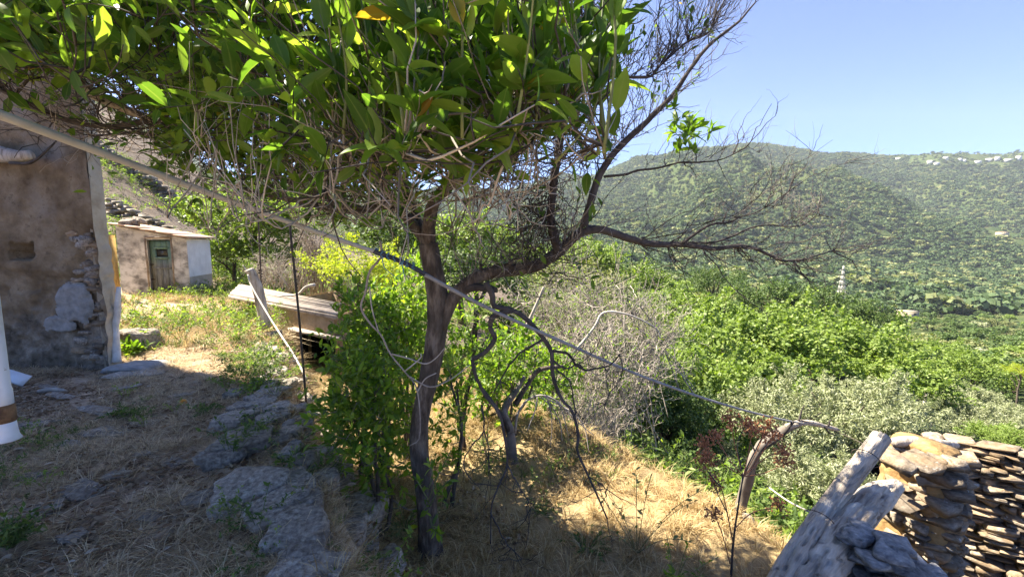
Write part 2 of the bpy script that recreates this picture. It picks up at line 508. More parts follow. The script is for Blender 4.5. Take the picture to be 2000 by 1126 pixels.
_G = np.array([np.interp(_gy, np.log(TY), _tmp[:, j]) for j in range(len(_gt))]).T
def _blur(a, ax, w):
    k = np.hanning(w + 2)[1:-1]; k /= k.sum()
    pad = [(0, 0), (0, 0)]; pad[ax] = (w // 2, w // 2)
    b = np.pad(a, pad, mode='edge')
    return np.apply_along_axis(lambda v: np.convolve(v, k, 'valid'), ax, b)
_G = _blur(_blur(_G, 1, 9), 0, 7)
def Hfar(x, y):
    yy = np.clip(y, 9, 3600)
    u = np.clip((1000 + F * x / np.maximum(y, 3.0) + 900) / 10.0, 0, 379.999)
    v = np.clip((np.log(yy) - _gy[0]) / (_gy[1] - _gy[0]), 0, 238.999)
    i, j = v.astype(int), u.astype(int)
    a, b = v - i, u - j
    s = (_G[i, j] * (1 - a) * (1 - b) + _G[i + 1, j] * a * (1 - b) + _G[i, j + 1] * (1 - a) * b + _G[i + 1, j + 1] * a * b)
    z = CZ + s * yy
    p = np.stack([x, y, 0 * x], -1)
    amp = sstep(500, 1500, y)
    rid = 1 - np.abs(fbm(p / 420.0, 4, 3)) * 2
    z = z + amp * (rid - 0.62) * 70 * (1 - 0.72 * sstep(2150, 2600, y))
    gl = 1 - np.abs(vnoise(np.stack([x / 300.0 + .8 * vnoise(p / 500.0, 4), y / 1100.0, 0 * x], -1), 12)) * 2
    gl2 = 1 - np.abs(vnoise(np.stack([x / 90.0, y / 500.0, 0 * x + 5], -1), 13)) * 2
    z = z + sstep(850, 1300, y) * (1 - .8 * sstep(2300, 2600, y)) * (gl * 105 + gl2 * 18)
    z = z + sstep(80, 400, y) * fbm(p / 120.0, 4, 9) * 10 * (1 - 0.6 * sstep(2000, 2600, y)) + sstep(12, 30, y) * fbm(p / 14.0, 3, 5) * 0.8
    return z
def Hnear(x, y):
    p2 = np.stack([x, y], -1)
    p = np.stack([x, y, 0 * x], -1)
    d1, d2 = sdist(p2, EDGE1), sdist(p2, EDGE2)
    z = -0.66 * sstep(0.02, 0.5, d1) + 0.05 * sstep(-0.5, -0.05, d1) * (1 - sstep(0, .2, d1))
    z = z - 0.75 * sstep(0.0, 0.7, d2) - 0.42 * np.clip(d2 - 0.2, 0, 9)
    z = z + 0.06 * fbm(p * 0.8, 3, 2) + 0.045 * fbm(p * 3.1, 4, 4)
    return z
def H(x, y):
    x, y = np.asarray(x, float), np.asarray(y, float)
    k = sstep(10.5, 15.5, y)
    # to the left beyond the path the bank rises
    return Hnear(x, y) * (1 - k) + Hfar(x, y) * k
def Hs(x, y): return float(H(np.array([x]), np.array([y]))[0])

def grid_mesh(name, X, Y, Z, mats, midx=None, smooth=True):
    a, b = X.shape
    V = np.stack([X, Y, Z], -1).reshape(-1, 3)
    i = np.arange(a - 1)[:, None] * b
    j = np.arange(b - 1)[None]
    Fq = np.stack([i + j, i + j + 1, i + b + j + 1, i + b + j], -1).reshape(-1, 4)
    return mesh(name, V, [Fq], mats, midx, smooth)
# near ground: one sheet, path / meadow chosen per face by which side of the edge it lies
xs = np.concatenate([np.arange(-14, -5, 0.16), np.arange(-5, 4.5, 0.055), np.arange(4.5, 9, 0.2)])
ys = np.concatenate([np.arange(-6, 0.8, 0.3), np.arange(0.8, 8, 0.055), np.arange(8, 14.01, 0.12)])
GX, GY = np.meshgrid(xs, ys)
GZ = H(GX, GY)
cx = (GX[:-1, :-1] + GX[1:, 1:]) / 2; cy = (GY[:-1, :-1] + GY[1:, 1:]) / 2
d1c = sdist(np.stack([cx, cy], -1), EDGE1) + 0.25 * fbm(np.stack([cx, cy, 0 * cx], -1) * 2, 3, 11)
d2c = sdist(np.stack([cx, cy], -1), EDGE2)
gi = np.where(d1c < 0.3, 0, np.where(d2c < 0.6, 1, 2))
ground = obj('ground', grid_mesh('ground', GX, GY, GZ, [M['path'], M['meadow'], M['bank']], gi.ravel()))
tag(ground, 'earth path and straw covered garden terrace', None, None, 'structure')
# far ground: valley and hills, a fan of strips that get longer with distance
tt = np.linspace(-1.9, 1.95, 560)
yy = np.exp(np.linspace(math.log(13.9), math.log(3600), 520))
TT, YY = np.meshgrid(tt, yy)
XX = TT * YY
ZZ = H(XX, YY)
ZZ[0] -= 0.15
hi = np.where((YY[:-1, :-1] < 60) & (TT[:-1, :-1] < 0.2), 1, 0)
hills = obj('hills', grid_mesh('hills', XX, YY, ZZ, [M['hill'], M['bank']], hi.ravel()))
tag(hills, 'wooded valley sides rising to a long ridge', None, None, 'structure')
# skirts so the sheet goes on beside and behind the viewer
sx, sy = np.meshgrid(np.linspace(-60, 60, 60), np.linspace(-60, -5.9, 30))
skirt = obj('terrain', grid_mesh('terrain', sx, sy, H(sx, sy) * 0 - 0.4 + 0.2 * fbm(np.stack([sx, sy, 0 * sx], -1) / 5, 3), [M['bank']]))
tag(skirt, 'ground behind the viewer', None, None, 'structure')

# ------------------------------------------------------------------ scattering (geometry nodes, for uncountable stuff only)
def scatter(name, P, rot, scl, idx, sources, kind='stuff', label=None, nscale=None):
    """instances of the source meshes on the points P"""
    me = bpy.data.meshes.new(name)
    P = np.asarray(P, np.float32)
    me.vertices.add(len(P))
    me.vertices.foreach_set('co', P.ravel())
    for nm, ty, arr, key in (('rot', 'FLOAT_VECTOR', rot, 'vector'), ('scl', 'FLOAT_VECTOR', scl, 'vector'), ('idx', 'INT', idx, 'value')):
        a = me.attributes.new(nm, ty, 'POINT')
        a.data.foreach_set(key, np.asarray(arr, np.int32 if ty == 'INT' else np.float32).ravel())
    o = obj(name, me)
    tag(o, label, None, None, kind)
    c = bpy.data.collections.new(name + '_sources')
    for k, s in enumerate(sources):
        q = bpy.data.objects.new('%s_source_%02d' % (name, k), s)
        c.objects.link(q)
    ng = bpy.data.node_groups.new(name + '_scatter', 'GeometryNodeTree')
    ng.interface.new_socket('Geometry', in_out='INPUT', socket_type='NodeSocketGeometry')
    ng.interface.new_socket('Geometry', in_out='OUTPUT', socket_type='NodeSocketGeometry')
    gi_, go_ = ng.nodes.new('NodeGroupInput'), ng.nodes.new('NodeGroupOutput')
    mp = ng.nodes.new('GeometryNodeMeshToPoints')
    ip = ng.nodes.new('GeometryNodeInstanceOnPoints')
    ci = ng.nodes.new('GeometryNodeCollectionInfo')
    ci.inputs['Collection'].default_value = c
    ci.inputs['Separate Children'].default_value = True
    ci.inputs['Reset Children'].default_value = True
    ip.inputs['Pick Instance'].default_value = True
    def named(nm, ty):
        a = ng.nodes.new('GeometryNodeInputNamedAttribute')
        a.data_type = ty
        a.inputs['Name'].default_value = nm
        return a.outputs['Attribute']
    L = ng.links.new
    L(gi_.outputs[0], mp.inputs[0]); L(mp.outputs[0], ip.inputs['Points'])
    L(ci.outputs[0], ip.inputs['Instance'])
    L(named('idx', 'INT'), ip.inputs['Instance Index'])
    e2r = ng.nodes.new('FunctionNodeEulerToRotation')
    L(named('rot', 'FLOAT_VECTOR'), e2r.inputs[0]); L(e2r.outputs[0], ip.inputs['Rotation'])
    L(named('scl', 'FLOAT_VECTOR'), ip.inputs['Scale'])
    L(ip.outputs[0], go_.inputs[0])
    md = o.modifiers.new('scatter', 'NODES')
    md.node_group = ng
    return o

# ------------------------------------------------------------------ leaves
def leaf_unit(sta=5, fold=0.35, curl=0.25, wid=0.36):
    """one leaf along +X, unit length, normal +Z"""
    V, A = [[0, 0, 0]], [0]
    for t in np.linspace(0, 1, sta + 1)[1:-1]:
        w = wid * (math.sin(math.pi * t ** 0.85)) ** 0.8
        z = -curl * t * t
        V += [[t, 0, z], [t, w / 2, z + fold * w / 2], [t, -w / 2, z + fold * w / 2]]
        A += [0, 1, 1]
    V.append([1, 0, -curl]); A.append(0)
    n = sta - 1
    T = [[0, 1, 2], [0, 3, 1]]
    Q = []
    for k in range(n - 1):
        a, b = 1 + 3 * k, 4 + 3 * k
        Q += [[a, b, b + 1, a + 1], [a, a + 2, b + 2, b]]
    e = 1 + 3 * n
    a = 1 + 3 * (n - 1)
    T += [[a, e, a + 1], [a, a + 2, e]]
    return np.array(V), np.array(T), np.array(Q), np.array(A)
LEAF = leaf_unit()
LEAF_S = leaf_unit(3, 0.3, 0.2, 0.42)
def place_leaves(pos, d, nrm, size, L=LEAF, wscale=None):
    """vectorised copies: returns V, [T,Q], across"""
    V0, T0, Q0, A0 = L
    d = unit(d)
    s_ = unit(np.cross(nrm, d))
    u = np.cross(d, s_)
    n = len(pos)
    ws = np.ones(n) if wscale is None else wscale
    V = pos[:, None] + size[:, None, None] * (V0[None, :, 0:1] * d[:, None] + V0[None, :, 1:2] * ws[:, None, None] * s_[:, None] + V0[None, :, 2:3] * u[:, None])
    off = (np.arange(n) * len(V0))[:, None, None]
    return V.reshape(-1, 3), [(T0[None] + off).reshape(-1, 3), (Q0[None] + off).reshape(-1, 4)] if len(Q0) else [(T0[None] + off).reshape(-1, 3)], np.tile(A0, n)
def rand_dirs(n): return unit(rng.normal(size=(n, 3)))

def crown_mesh(name, mat, n_clump, n_leaf, rad, leaf, flat=0.8, seed=0, thin=0.5, core=0.35, stem=None, stem_mat=None, up=0.5, clump_r=0.34, spikes=0.0):
    """crown of leaf clumps inside an ellipsoid of radius rad; optional trunk in the same mesh"""
    r_ = np.random.default_rng(seed)
    C = unit(r_.normal(size=(n_clump, 3)))
    C[:, 2] = np.where(C[:, 2] < -0.45, -C[:, 2] * 0.5, C[:, 2])
    C *= (core + (1 - core) * r_.random((n_clump, 1)) ** 0.5) * 0.82
    C *= (1 + 0.5 * vnoise(C * 1.9, seed))[:, None]
    cr = clump_r * r_.uniform(0.6, 1.25, n_clump)
    k = r_.integers(0, n_clump, n_leaf)
    d = unit(r_.normal(size=(n_leaf, 3)))
    d[:, 2] = np.where((d[:, 2] < 0) & (r_.random(n_leaf) < .55), -d[:, 2], d[:, 2])
    d = unit(d)
    P = C[k] + d * (cr[k] * r_.uniform(0.7, 1.05, n_leaf))[:, None]
    P[:, 2] *= flat
    P = P * np.asarray(rad)
    if spikes:
        ns = 120
        ks = r_.integers(0, n_clump, ns)
        sdn = unit(C[ks] * 1.1 + np.array([0, 0, .75]) + r_.normal(0, .35, (ns, 3)))
        sb = C[ks] + sdn * (cr[ks] * .6)[:, None]
        m_ = r_.random(n_leaf) < spikes
        q_ = r_.integers(0, ns, n_leaf)
        u_ = r_.random(n_leaf)
        Ps = sb[q_] + sdn[q_] * (u_ * .34)[:, None] + r_.normal(0, .02, (n_leaf, 3))
        Ps[:, 2] *= flat
        P = np.where(m_[:, None], Ps * np.asarray(rad), P)
        d = np.where(m_[:, None], unit(r_.normal(size=(n_leaf, 3)) * [1, 1, .3]), d)
    # leaf as a small bent rhombus facing outward and up
    nr = unit(d + 0.7 * r_.normal(size=d.shape) + np.array([0, 0, up]))
    t = unit(np.cross(nr, r_.normal(size=d.shape)))
    b = np.cross(nr, t)
    s = leaf * r_.uniform(0.6, 1.3, n_leaf)[:, None]
    V = np.stack([P - t * s * 0.5, P + b * s * thin * 0.5 - nr * s * 0.08, P + t * s * 0.5, P - b * s * thin * 0.5 - nr * s * 0.08], 1).reshape(-1, 3)
    o_ = np.arange(n_leaf)[:, None] * 4
    Fq = o_ + np.array([[0, 1, 2, 3]])
    mb = MB().add(V, Fq, 0)
    mats = [mat]
    if stem is not None:
        h = stem
        z0 = -flat * (rad if np.isscalar(rad) else rad[2])
        base = np.array([[0, 0, z0 - h], [0.04 * h, 0.02, z0 - h * .4], [-0.02, 0, z0 * 0.4]])
        P_, r0 = crom(base, 6), 0.06 * (rad if np.isscalar(rad) else rad[0])
        V2, F2 = tubes(P_, np.linspace(r0, r0 * .5, 6), 6)
        mb.add(V2, F2, 1)
        for q in range(6):
            c = C[r_.integers(0, n_clump)] * np.array([1, 1, flat]) * np.asarray(rad)
            s0 = P_[3 + q % 3]
            V2, F2 = tubes(crom([s0, (s0 + c) / 2 + r_.normal(size=3) * .1, c], 5), np.linspace(r0 * .5, r0 * .12, 5), 4)
            mb.add(V2, F2, 1)
        mats = [mat, stem_mat]
    return mb, mats

# ------------------------------------------------------------------ far woodland
def hillpoints(n, y0, y1, t0, t1, dens=None, power=1.0, seed=1):
    r_ = np.random.default_rng(seed)
    y = (y0 ** (1 + power) + r_.random(n) * (y1 ** (1 + power) - y0 ** (1 + power))) ** (1 / (1 + power))
    t = r_.uniform(t0, t1, n)
    x = t * y
    if dens is not None:
        k = r_.random(n) < dens(x, y)
        x, y = x[k], y[k]
    return x, y
def wood_density(x, y):
    vil = (y > 2150) & (x / y > .885) & (x / y < 1.2) & (H(x, y) / y > slope(318) * .98)
    p = np.stack([x, y, 0 * x], -1)
    d = fbm(p / 150.0, 4, 21) + 0.34
    lane = fbm(np.stack([x, y * 3.0, 0 * x], -1) / 90.0, 3, 31)
    d = d + sstep(900, 1500, y) * 0.42 - 0.5 * (lane > 0.14) * (1 - sstep(900, 1400, y))
    # field below the lone farmhouse, and bare village ledge
    d = d - 1.2 * ((np.abs(x / y - 1.13) < 0.06) & (np.abs(y - 1180) < 90))
    return np.where(vil, .12, np.clip(0.5 + 1.6 * d, 0.06, 1))
M['far_leaf'] = leafmat('distant_leaf', [(0, (0.030, 0.062, 0.024)), (0.5, (0.065, 0.11, 0.038)), (1, (0.13, 0.17, 0.065))], 0.25, 0.7, False, wnoise=0.007)
far_src = []
for k in range(6):
    mb, mt = crown_mesh('far_crown', M['far_leaf'] if k < 4 else M['scrub'], 9, 150, 1.0, 0.42, 0.78, 50 + k, 0.8, 0.3, clump_r=0.45)
    far_src.append(mb.mesh('far_crown_%d' % k, mt))
x, y = hillpoints(120000, 420, 2900, -0.25, 1.45, wood_density, 1.0, 5)
z = H(x, y)
n = len(x)
r_ = np.random.default_rng(8)
s = r_.uniform(3.0, 7.4, n) * (1.15 + .5 * fbm(np.stack([x, y, 0 * x], -1) / 60.0, 3, 4)) * np.where(r_.random(n) < .12, 1.5, 1) * (1 - 0.1 * sstep(1500, 2500, y)) * (1 + 0.35 * (y < 800))
near_scale = s[:, None] * np.stack([r_.uniform(.9, 1.2, n), r_.uniform(.9, 1.2, n), r_.uniform(.75, 1.1, n)], 1)
scatter('woodland', np.stack([x, y, z + s * 0.55], 1), np.stack([0 * x, 0 * x, r_.uniform(0, 6.28, n)], 1), near_scale, r_.choice(6, n, p=[.2, .2, .2, .2, .1, .1]), far_src,
        label='distant woodland covering the valley sides')
# scrub between the trees of the middle distance
x, y = hillpoints(9000, 60, 520, -0.2, 1.45, None, 0.8, 6)
p_ = np.stack([x, y, 0 * x], -1)
k = fbm(p_ / 25.0, 3, 77) > -0.12
x, y = x[k], y[k]
n = len(x); r_ = np.random.default_rng(9)
s = r_.uniform(0.8, 2.4, n) * (0.6 + 0.4 * sstep(60, 300, y))
scatter('undergrowth', np.stack([x, y, H(x, y) + s * 0.35], 1), np.stack([0 * x, 0 * x, r_.uniform(0, 6.28, n)], 1), s[:, None] * np.array([[1, 1, .7]]), r_.choice(6, n, p=[.1, .1, .1, .1, .3, .3]), far_src,
        label='low scrub between the trees of the valley slope')
# ------------------------------------------------------------------ individual trees of the middle distance
def tree_proto(mat, seed, n_leaf, leaf, rad=1.0, thin=0.6, flat=0.85, clumps=16, stem=0.5, up=0.5, cr=0.34, spikes=0.3):
    mb, mt = crown_mesh('tree', mat, clumps, n_leaf, rad, leaf, flat, seed, thin, 0.35, up=up, clump_r=cr, spikes=spikes)
    crown = mb.mesh('crown', mt)
    t = MB()
    r_ = np.random.default_rng(seed + 500)
    P_ = crom([[0, 0, -flat - stem], [0.05, 0.03, -flat * .8], [-.04, 0.02, -.3], [0.02, 0, .2]], 8)
    V2, F2 = tubes(P_, np.linspace(.085, .035, 8), 7, 0.3)
    t.add(V2, F2)
    for q in range(7):
        a = r_.uniform(0, 6.28)
        e = np.array([math.cos(a) * .6, math.sin(a) * .6, r_.uniform(-.3, .45)])
        s0 = P_[r_.integers(2, 7)]
        V2, F2 = tubes(crom([s0, (s0 + e) / 2 + [0, 0, .08], e], 6), np.linspace(.035, .01, 6), 5)
        t.add(V2, F2)
    return crown, t.mesh('trunk', [M['bark']], True)
def merged(mat, seed, n_leaf, leaf, **kw):
    mb, mt = crown_mesh('tree', mat, 14, n_leaf, 1.0, leaf, 0.85, seed, 0.65, 0.35, stem=0.45, stem_mat=M['bark'], **kw)
    return mb.mesh('tree', mt)
mid_src = {'oak': [merged(M['oak'], 100 + k, 900, 0.17) for k in range(4)],
           'fig': [merged(M['fig'], 120 + k, 900, 0.17) for k in range(3)],
           'olive': [merged(M['olive'], 140 + k, 1200, 0.13) for k in range(3)],
           'scrub': [merged(M['scrub'], 150 + k, 900, 0.16) for k in range(2)]}
LAB = {'oak': 'dark green tree in the wood on the valley slope', 'fig': 'fresh green tree among the darker wood on the valley slope',
       'olive': 'silvery grey green tree on the valley slope', 'scrub': 'pale olive green bushy tree on the valley slope'}
GRP = {'oak': 'dark trees on the valley slope', 'fig': 'fresh green trees on the valley slope', 'olive': 'silvery trees on the valley slope', 'scrub': 'pale bushy trees on the valley slope'}
r_ = np.random.default_rng(33)
def mid_tree(kind, x, y, s, dz=0.0):
    me = mid_src[kind][r_.integers(0, len(mid_src[kind]))]
    zz = Hs(x, y)
    o = obj(kind_name[kind], me, None, (x, y, zz + s * (0.95 + dz)), (0, 0, r_.uniform(0, 6.28)), (s * r_.uniform(.95, 1.25), s * r_.uniform(.95, 1.25), s * r_.uniform(.8, 1.05)))
    tag(o, LAB[kind], 'tree', GRP[kind])
kind_name = {'oak': 'oak_tree', 'fig': 'fig_tree', 'olive': 'olive_tree', 'scrub': 'bushy_tree'}
# woods of dark trees behind the figs, from 60 m to the pylon
cnt = 0
occupied = []
for q in range(6000):
    y = 55 * (400 / 55) ** r_.random()
    px = r_.uniform(1080, 2040)
    x = (px - 1000) / F * y
    if px < 1360 and y < 130 and r_.random() < 0.8: continue
    if 1700 < px < 1860 and 150 < y < 340 and r_.random() < 0.85: continue
    s = r_.uniform(2.6, 4.6) * (0.85 + 0.4 * sstep(80, 400, y))
    if any((x - a) ** 2 + (y - b) ** 2 < (0.85 * (s + c)) ** 2 for a, b, c in occupied): continue
    occupied.append((x, y, s))
    w = vnoise(np.array([x / 30, y / 30, 3.0]))
    kind = 'oak' if w > -0.25 else ('scrub' if r_.random() < .5 else ('fig' if r_.random() < .5 else 'olive'))
    mid_tree(kind, x, y, s)
    cnt += 1
    if cnt > 285: break

# ------------------------------------------------------------------ valley buildings, pylon, posts
M['whitewash'] = surf('white_render', [(0.3, (0.58, 0.56, 0.52)), (0.7, (0.76, 0.74, 0.70))], 0.3, 0.9, 0, rnd=0.08)
M['sand_wall'] = surf('sand_render', [(0.3, (0.36, 0.29, 0.20)), (0.7, (0.50, 0.42, 0.31))], 0.4, 0.9, 0, rnd=0.1)
M['dark_glass_or_gap'] = surf('dark_window', [(0.3, (0.03, 0.035, 0.04)), (0.7, (0.06, 0.065, 0.07))], 1, 0.3, 0, rnd=0)
M['roof_tile'] = surf('red_roof', [(0.3, (0.30, 0.15, 0.10)), (0.7, (0.42, 0.24, 0.16))], 0.6, 0.9, 0, rnd=0.1)
def hit(px, py, y0=300, y1=3300):
    Ys = np.linspace(y0, y1, 4000)
    d = ray(px, py)
    X, Z = d[0] / d[1] * Ys, CZ + d[2] / d[1] * Ys
    hz = H(X, Ys)
    k = np.nonzero(hz >= Z)[0]
    i = k[0] if len(k) else int(np.argmax(hz - Z))
    return np.array([X[i], Ys[i], hz[i]])
def house(name, px, py, Y, w, d, h, storeys, cols, mat, label, roof='flat', cat='house', rz=0.0, group='white houses on the ridge', lift_=0.0):
    b = hit(px, py, Y)
    gz_ = b[2]
    b[2] += lift_
    e = thing(name, (b[0], b[1], b[2]), label, cat, group, rz)
    obj('wall', MB().add(*box(-w / 2, 0, -3 - lift_, w / 2, d, h)).mesh('wall', [mat]), e)
    if roof == 'flat':
        obj('roof', MB().add(*box(-w / 2 - .4, -.4, h + .003, w / 2 + .4, d + .4, h + .45)).mesh('roof', [M['whitewash'] if mat is M['whitewash'] else M['sand_wall']]), e)
    else:
        V = np.array([[-w / 2 - .4, -.4, h], [w / 2 + .4, -.4, h], [w / 2 + .4, d + .4, h], [-w / 2 - .4, d + .4, h], [-w / 2, d / 2, h + 1.6], [w / 2, d / 2, h + 1.6]])
        V[:, 2] += .003
        obj('roof', MB().add(V, [np.array([[0, 1, 5, 4], [2, 3, 4, 5], [3, 2, 1, 0]]), np.array([[0, 4, 3], [1, 2, 5]])]).mesh('roof', [M['roof_tile']]), e)
    for s_ in range(storeys):
        for c in range(cols):
            xw = -w / 2 + (c + .5) * w / cols
            zb = s_ * h / storeys + h / storeys * .3
            obj('window', MB().add(*box(xw - .65, -.06, zb, xw + .65, .05, zb + h / storeys * .48)).mesh('window', [M['dark_glass_or_gap']]), e)
    return e
hl = [(1755, 308, 26, 3, 2, 'grey unfinished block at the left end of the ridge houses', 7.5), (1820, 311, 30, 3, 5, 'long low terrace house with three floors in the middle of the ridge village', 8),
      (1833, 315, 24, 2, 4, 'low white house below the pink one on the ridge', 6), (1848, 307, 20, 3, 3, 'tall white house right of the middle of the ridge village', 10),
      (1877, 309, 14, 2, 2, 'small white house alone right of the village middle', 6), (1886, 308, 12, 2, 2, 'smallest white cube house on the ridge', 6),
      (1912, 312, 26, 2, 4, 'white low house with wide terrace on the ridge', 7), (1935, 310, 30, 3, 5, 'wide white apartment house with rows of balconies on the ridge', 9),
      (1952, 308, 28, 3, 5, 'white apartment block on the ridge next to the one with balcony rows', 9), (1972, 307, 34, 1, 5, 'very long flat white building near the right end of the ridge', 5),
      (1993, 306, 20, 3, 3, 'big white block at the right end of the ridge village', 12)]
for q, (px, py, w, st, co_, lab, h) in enumerate(hl):
    house('ridge_house', px, py + 5 + (q * 7) % 4, 1500, w * .85, 14, h * 1.25, st, co_, M['whitewash'], lab, rz=((q * 37) % 11 - 5) * .1, lift_=5.5)
house('farmhouse', 1963, 462, 800, 24, 14, 9, 2, 4, M['sand_wall'], 'pale stone farmhouse above the bare field across the valley', 'gable', 'farmhouse', 0.1, None, 3.0)
house('barn', 1778, 620, 240, 11, 7, 3.5, 1, 2, M['sand_wall'], 'small pale barn in a clearing right of the pylon', 'flat', 'barn', -0.25, None, 1.0)
M['steel'] = surf('galvanised_steel', [(0.3, (0.45, 0.42, 0.36)), (0.7, (0.58, 0.55, 0.48))], 1, 0.6, 0, rnd=0)
def pylon():
    b = at(1641, 600, 430)
    zt = at(1647, 519, 430)[2]
    b[2] = Hs(b[0], b[1])
    hgt = zt - b[2]
    e = thing('pylon', b, 'pale lattice electricity pylon rising from the dark wood in the valley', 'pylon')
    mb = MB()
    lv = np.linspace(0, 1, 9) ** 0.9
    def hw(t): return 3.4 * (1 - t) ** 1.1 + 0.25
    cs = [(-1, -1), (1, -1), (1, 1), (-1, 1)]
    for a, c in zip(lv[:-1], lv[1:]):
        for k in range(4):
            p0 = np.array([cs[k][0] * hw(a), cs[k][1] * hw(a), a * hgt]); p1 = np.array([cs[k][0] * hw(c), cs[k][1] * hw(c), c * hgt])
            k2 = (k + 1) % 4
            q0 = np.array([cs[k2][0] * hw(a), cs[k2][1] * hw(a), a * hgt]); q1 = np.array([cs[k2][0] * hw(c), cs[k2][1] * hw(c), c * hgt])
            for u, v, w in ((p0, p1, .42), (p0, q1, .26), (q0, p1, .26), (p1, q1, .24)):
                mb.add(*bar(u, v, w, w, (0.3, 1, 0.1)))
    obj('tower', mb.mesh('tower', [M['steel']]), e)
    for t, l in ((0.62, 5.0), (0.76, 4.2), (0.9, 3.2)):
        m2 = MB()
        z = t * hgt
        for sg in (-1, 1):
            m2.add(*bar((0, 0, z + .9), (sg * l, 0, z), .25, .25)); m2.add(*bar((0, 0, z - .3), (sg * l, 0, z), .25, .25))
            m2.add(*bar((sg * l, 0, z), (sg * l, 0, z - 1.6), .22, .22, (0, 1, 0)))
        obj('crossarm', m2.mesh('crossarm', [M['steel']]), e)
pylon()
def upost(px, py0, py1, Y, r, lab):
    b, t = at(px, py1, Y), at(px, py0, Y)
    b[2] = min(b[2], Hs(b[0], b[1]))
    e = thing('utility_post', b, lab, 'post', 'utility posts on the slope')
    hgt = t[2] - b[2]
    V, Fc = tubes(np.array([[0, 0, 0], [0, 0, hgt * .5], [0.05, 0, hgt]]), [r, r * .9, r * .8], 8)
    obj('post', MB().add(V, Fc).mesh('post', [M['driftwood']]), e)
    obj('bracket', MB().add(*box(-r * 1.6, -r * 1.6, hgt * .96, r * 1.6, r * 1.6, hgt * 1.0 + .05)).mesh('bracket', [M['steel']]), e)
upost(1804, 760, 800, 28, .10, 'short pale post standing among the olive trees')
upost(1964, 770, 802, 55, .12, 'thin wooden post above the olive trees near the right edge')

# ------------------------------------------------------------------ near and middle trees with trunks, each placed by hand
protos = {'fig': [tree_proto(M['fig'], 200 + k, 11000, 0.06, clumps=60, thin=.7, cr=.24) for k in range(3)],
          'olive': [tree_proto(M['olive'], 210 + k, 15000, 0.062, clumps=34, thin=.26, cr=.26, up=0.2, spikes=.5) for k in range(3)],
          'oak': [tree_proto(M['oak'], 220 + k, 10000, 0.055, clumps=50, thin=.6, cr=.25) for k in range(2)],
          'yellow': [tree_proto(M['yellow_leaf'], 230, 9000, 0.045, clumps=30, thin=.6, cr=.24)],
          'scrub': [tree_proto(M['scrub'], 240 + k, 6000, 0.07, clumps=24, thin=.5, cr=.27) for k in range(2)]}
def tree(kind, name, px, py, Y, s, label, cat='tree', group=None, sz=0.9, k=None, rx=1.0):
    """crown centre seen at px, py, at distance Y, radius s metres"""
    c = at(px, py, Y)
    pr = protos[kind][r_.integers(0, len(protos[kind])) if k is None else k]
    base = np.array([c[0], c[1], c[2] - s * sz * 1.35])
    g = Hs(c[0], c[1])
    e = thing(name, base, label, cat, group, r_.uniform(0, 6.28) if rx == 1 else 0)
    obj('crown', pr[0], e, (0, 0, s * sz * 1.35), None, (s * rx, s, s * sz))
    tk = obj('trunk', pr[1], e, (0, 0, s * sz * 1.35), None, (s * .8, s * .8, s * sz))
    if g < base[2]:                                   # reach the ground
        tk.scale[2] = (c[2] - g) / 1.35
        tk.scale[0] = tk.scale[1] = max(s * .8, .4)
    return e
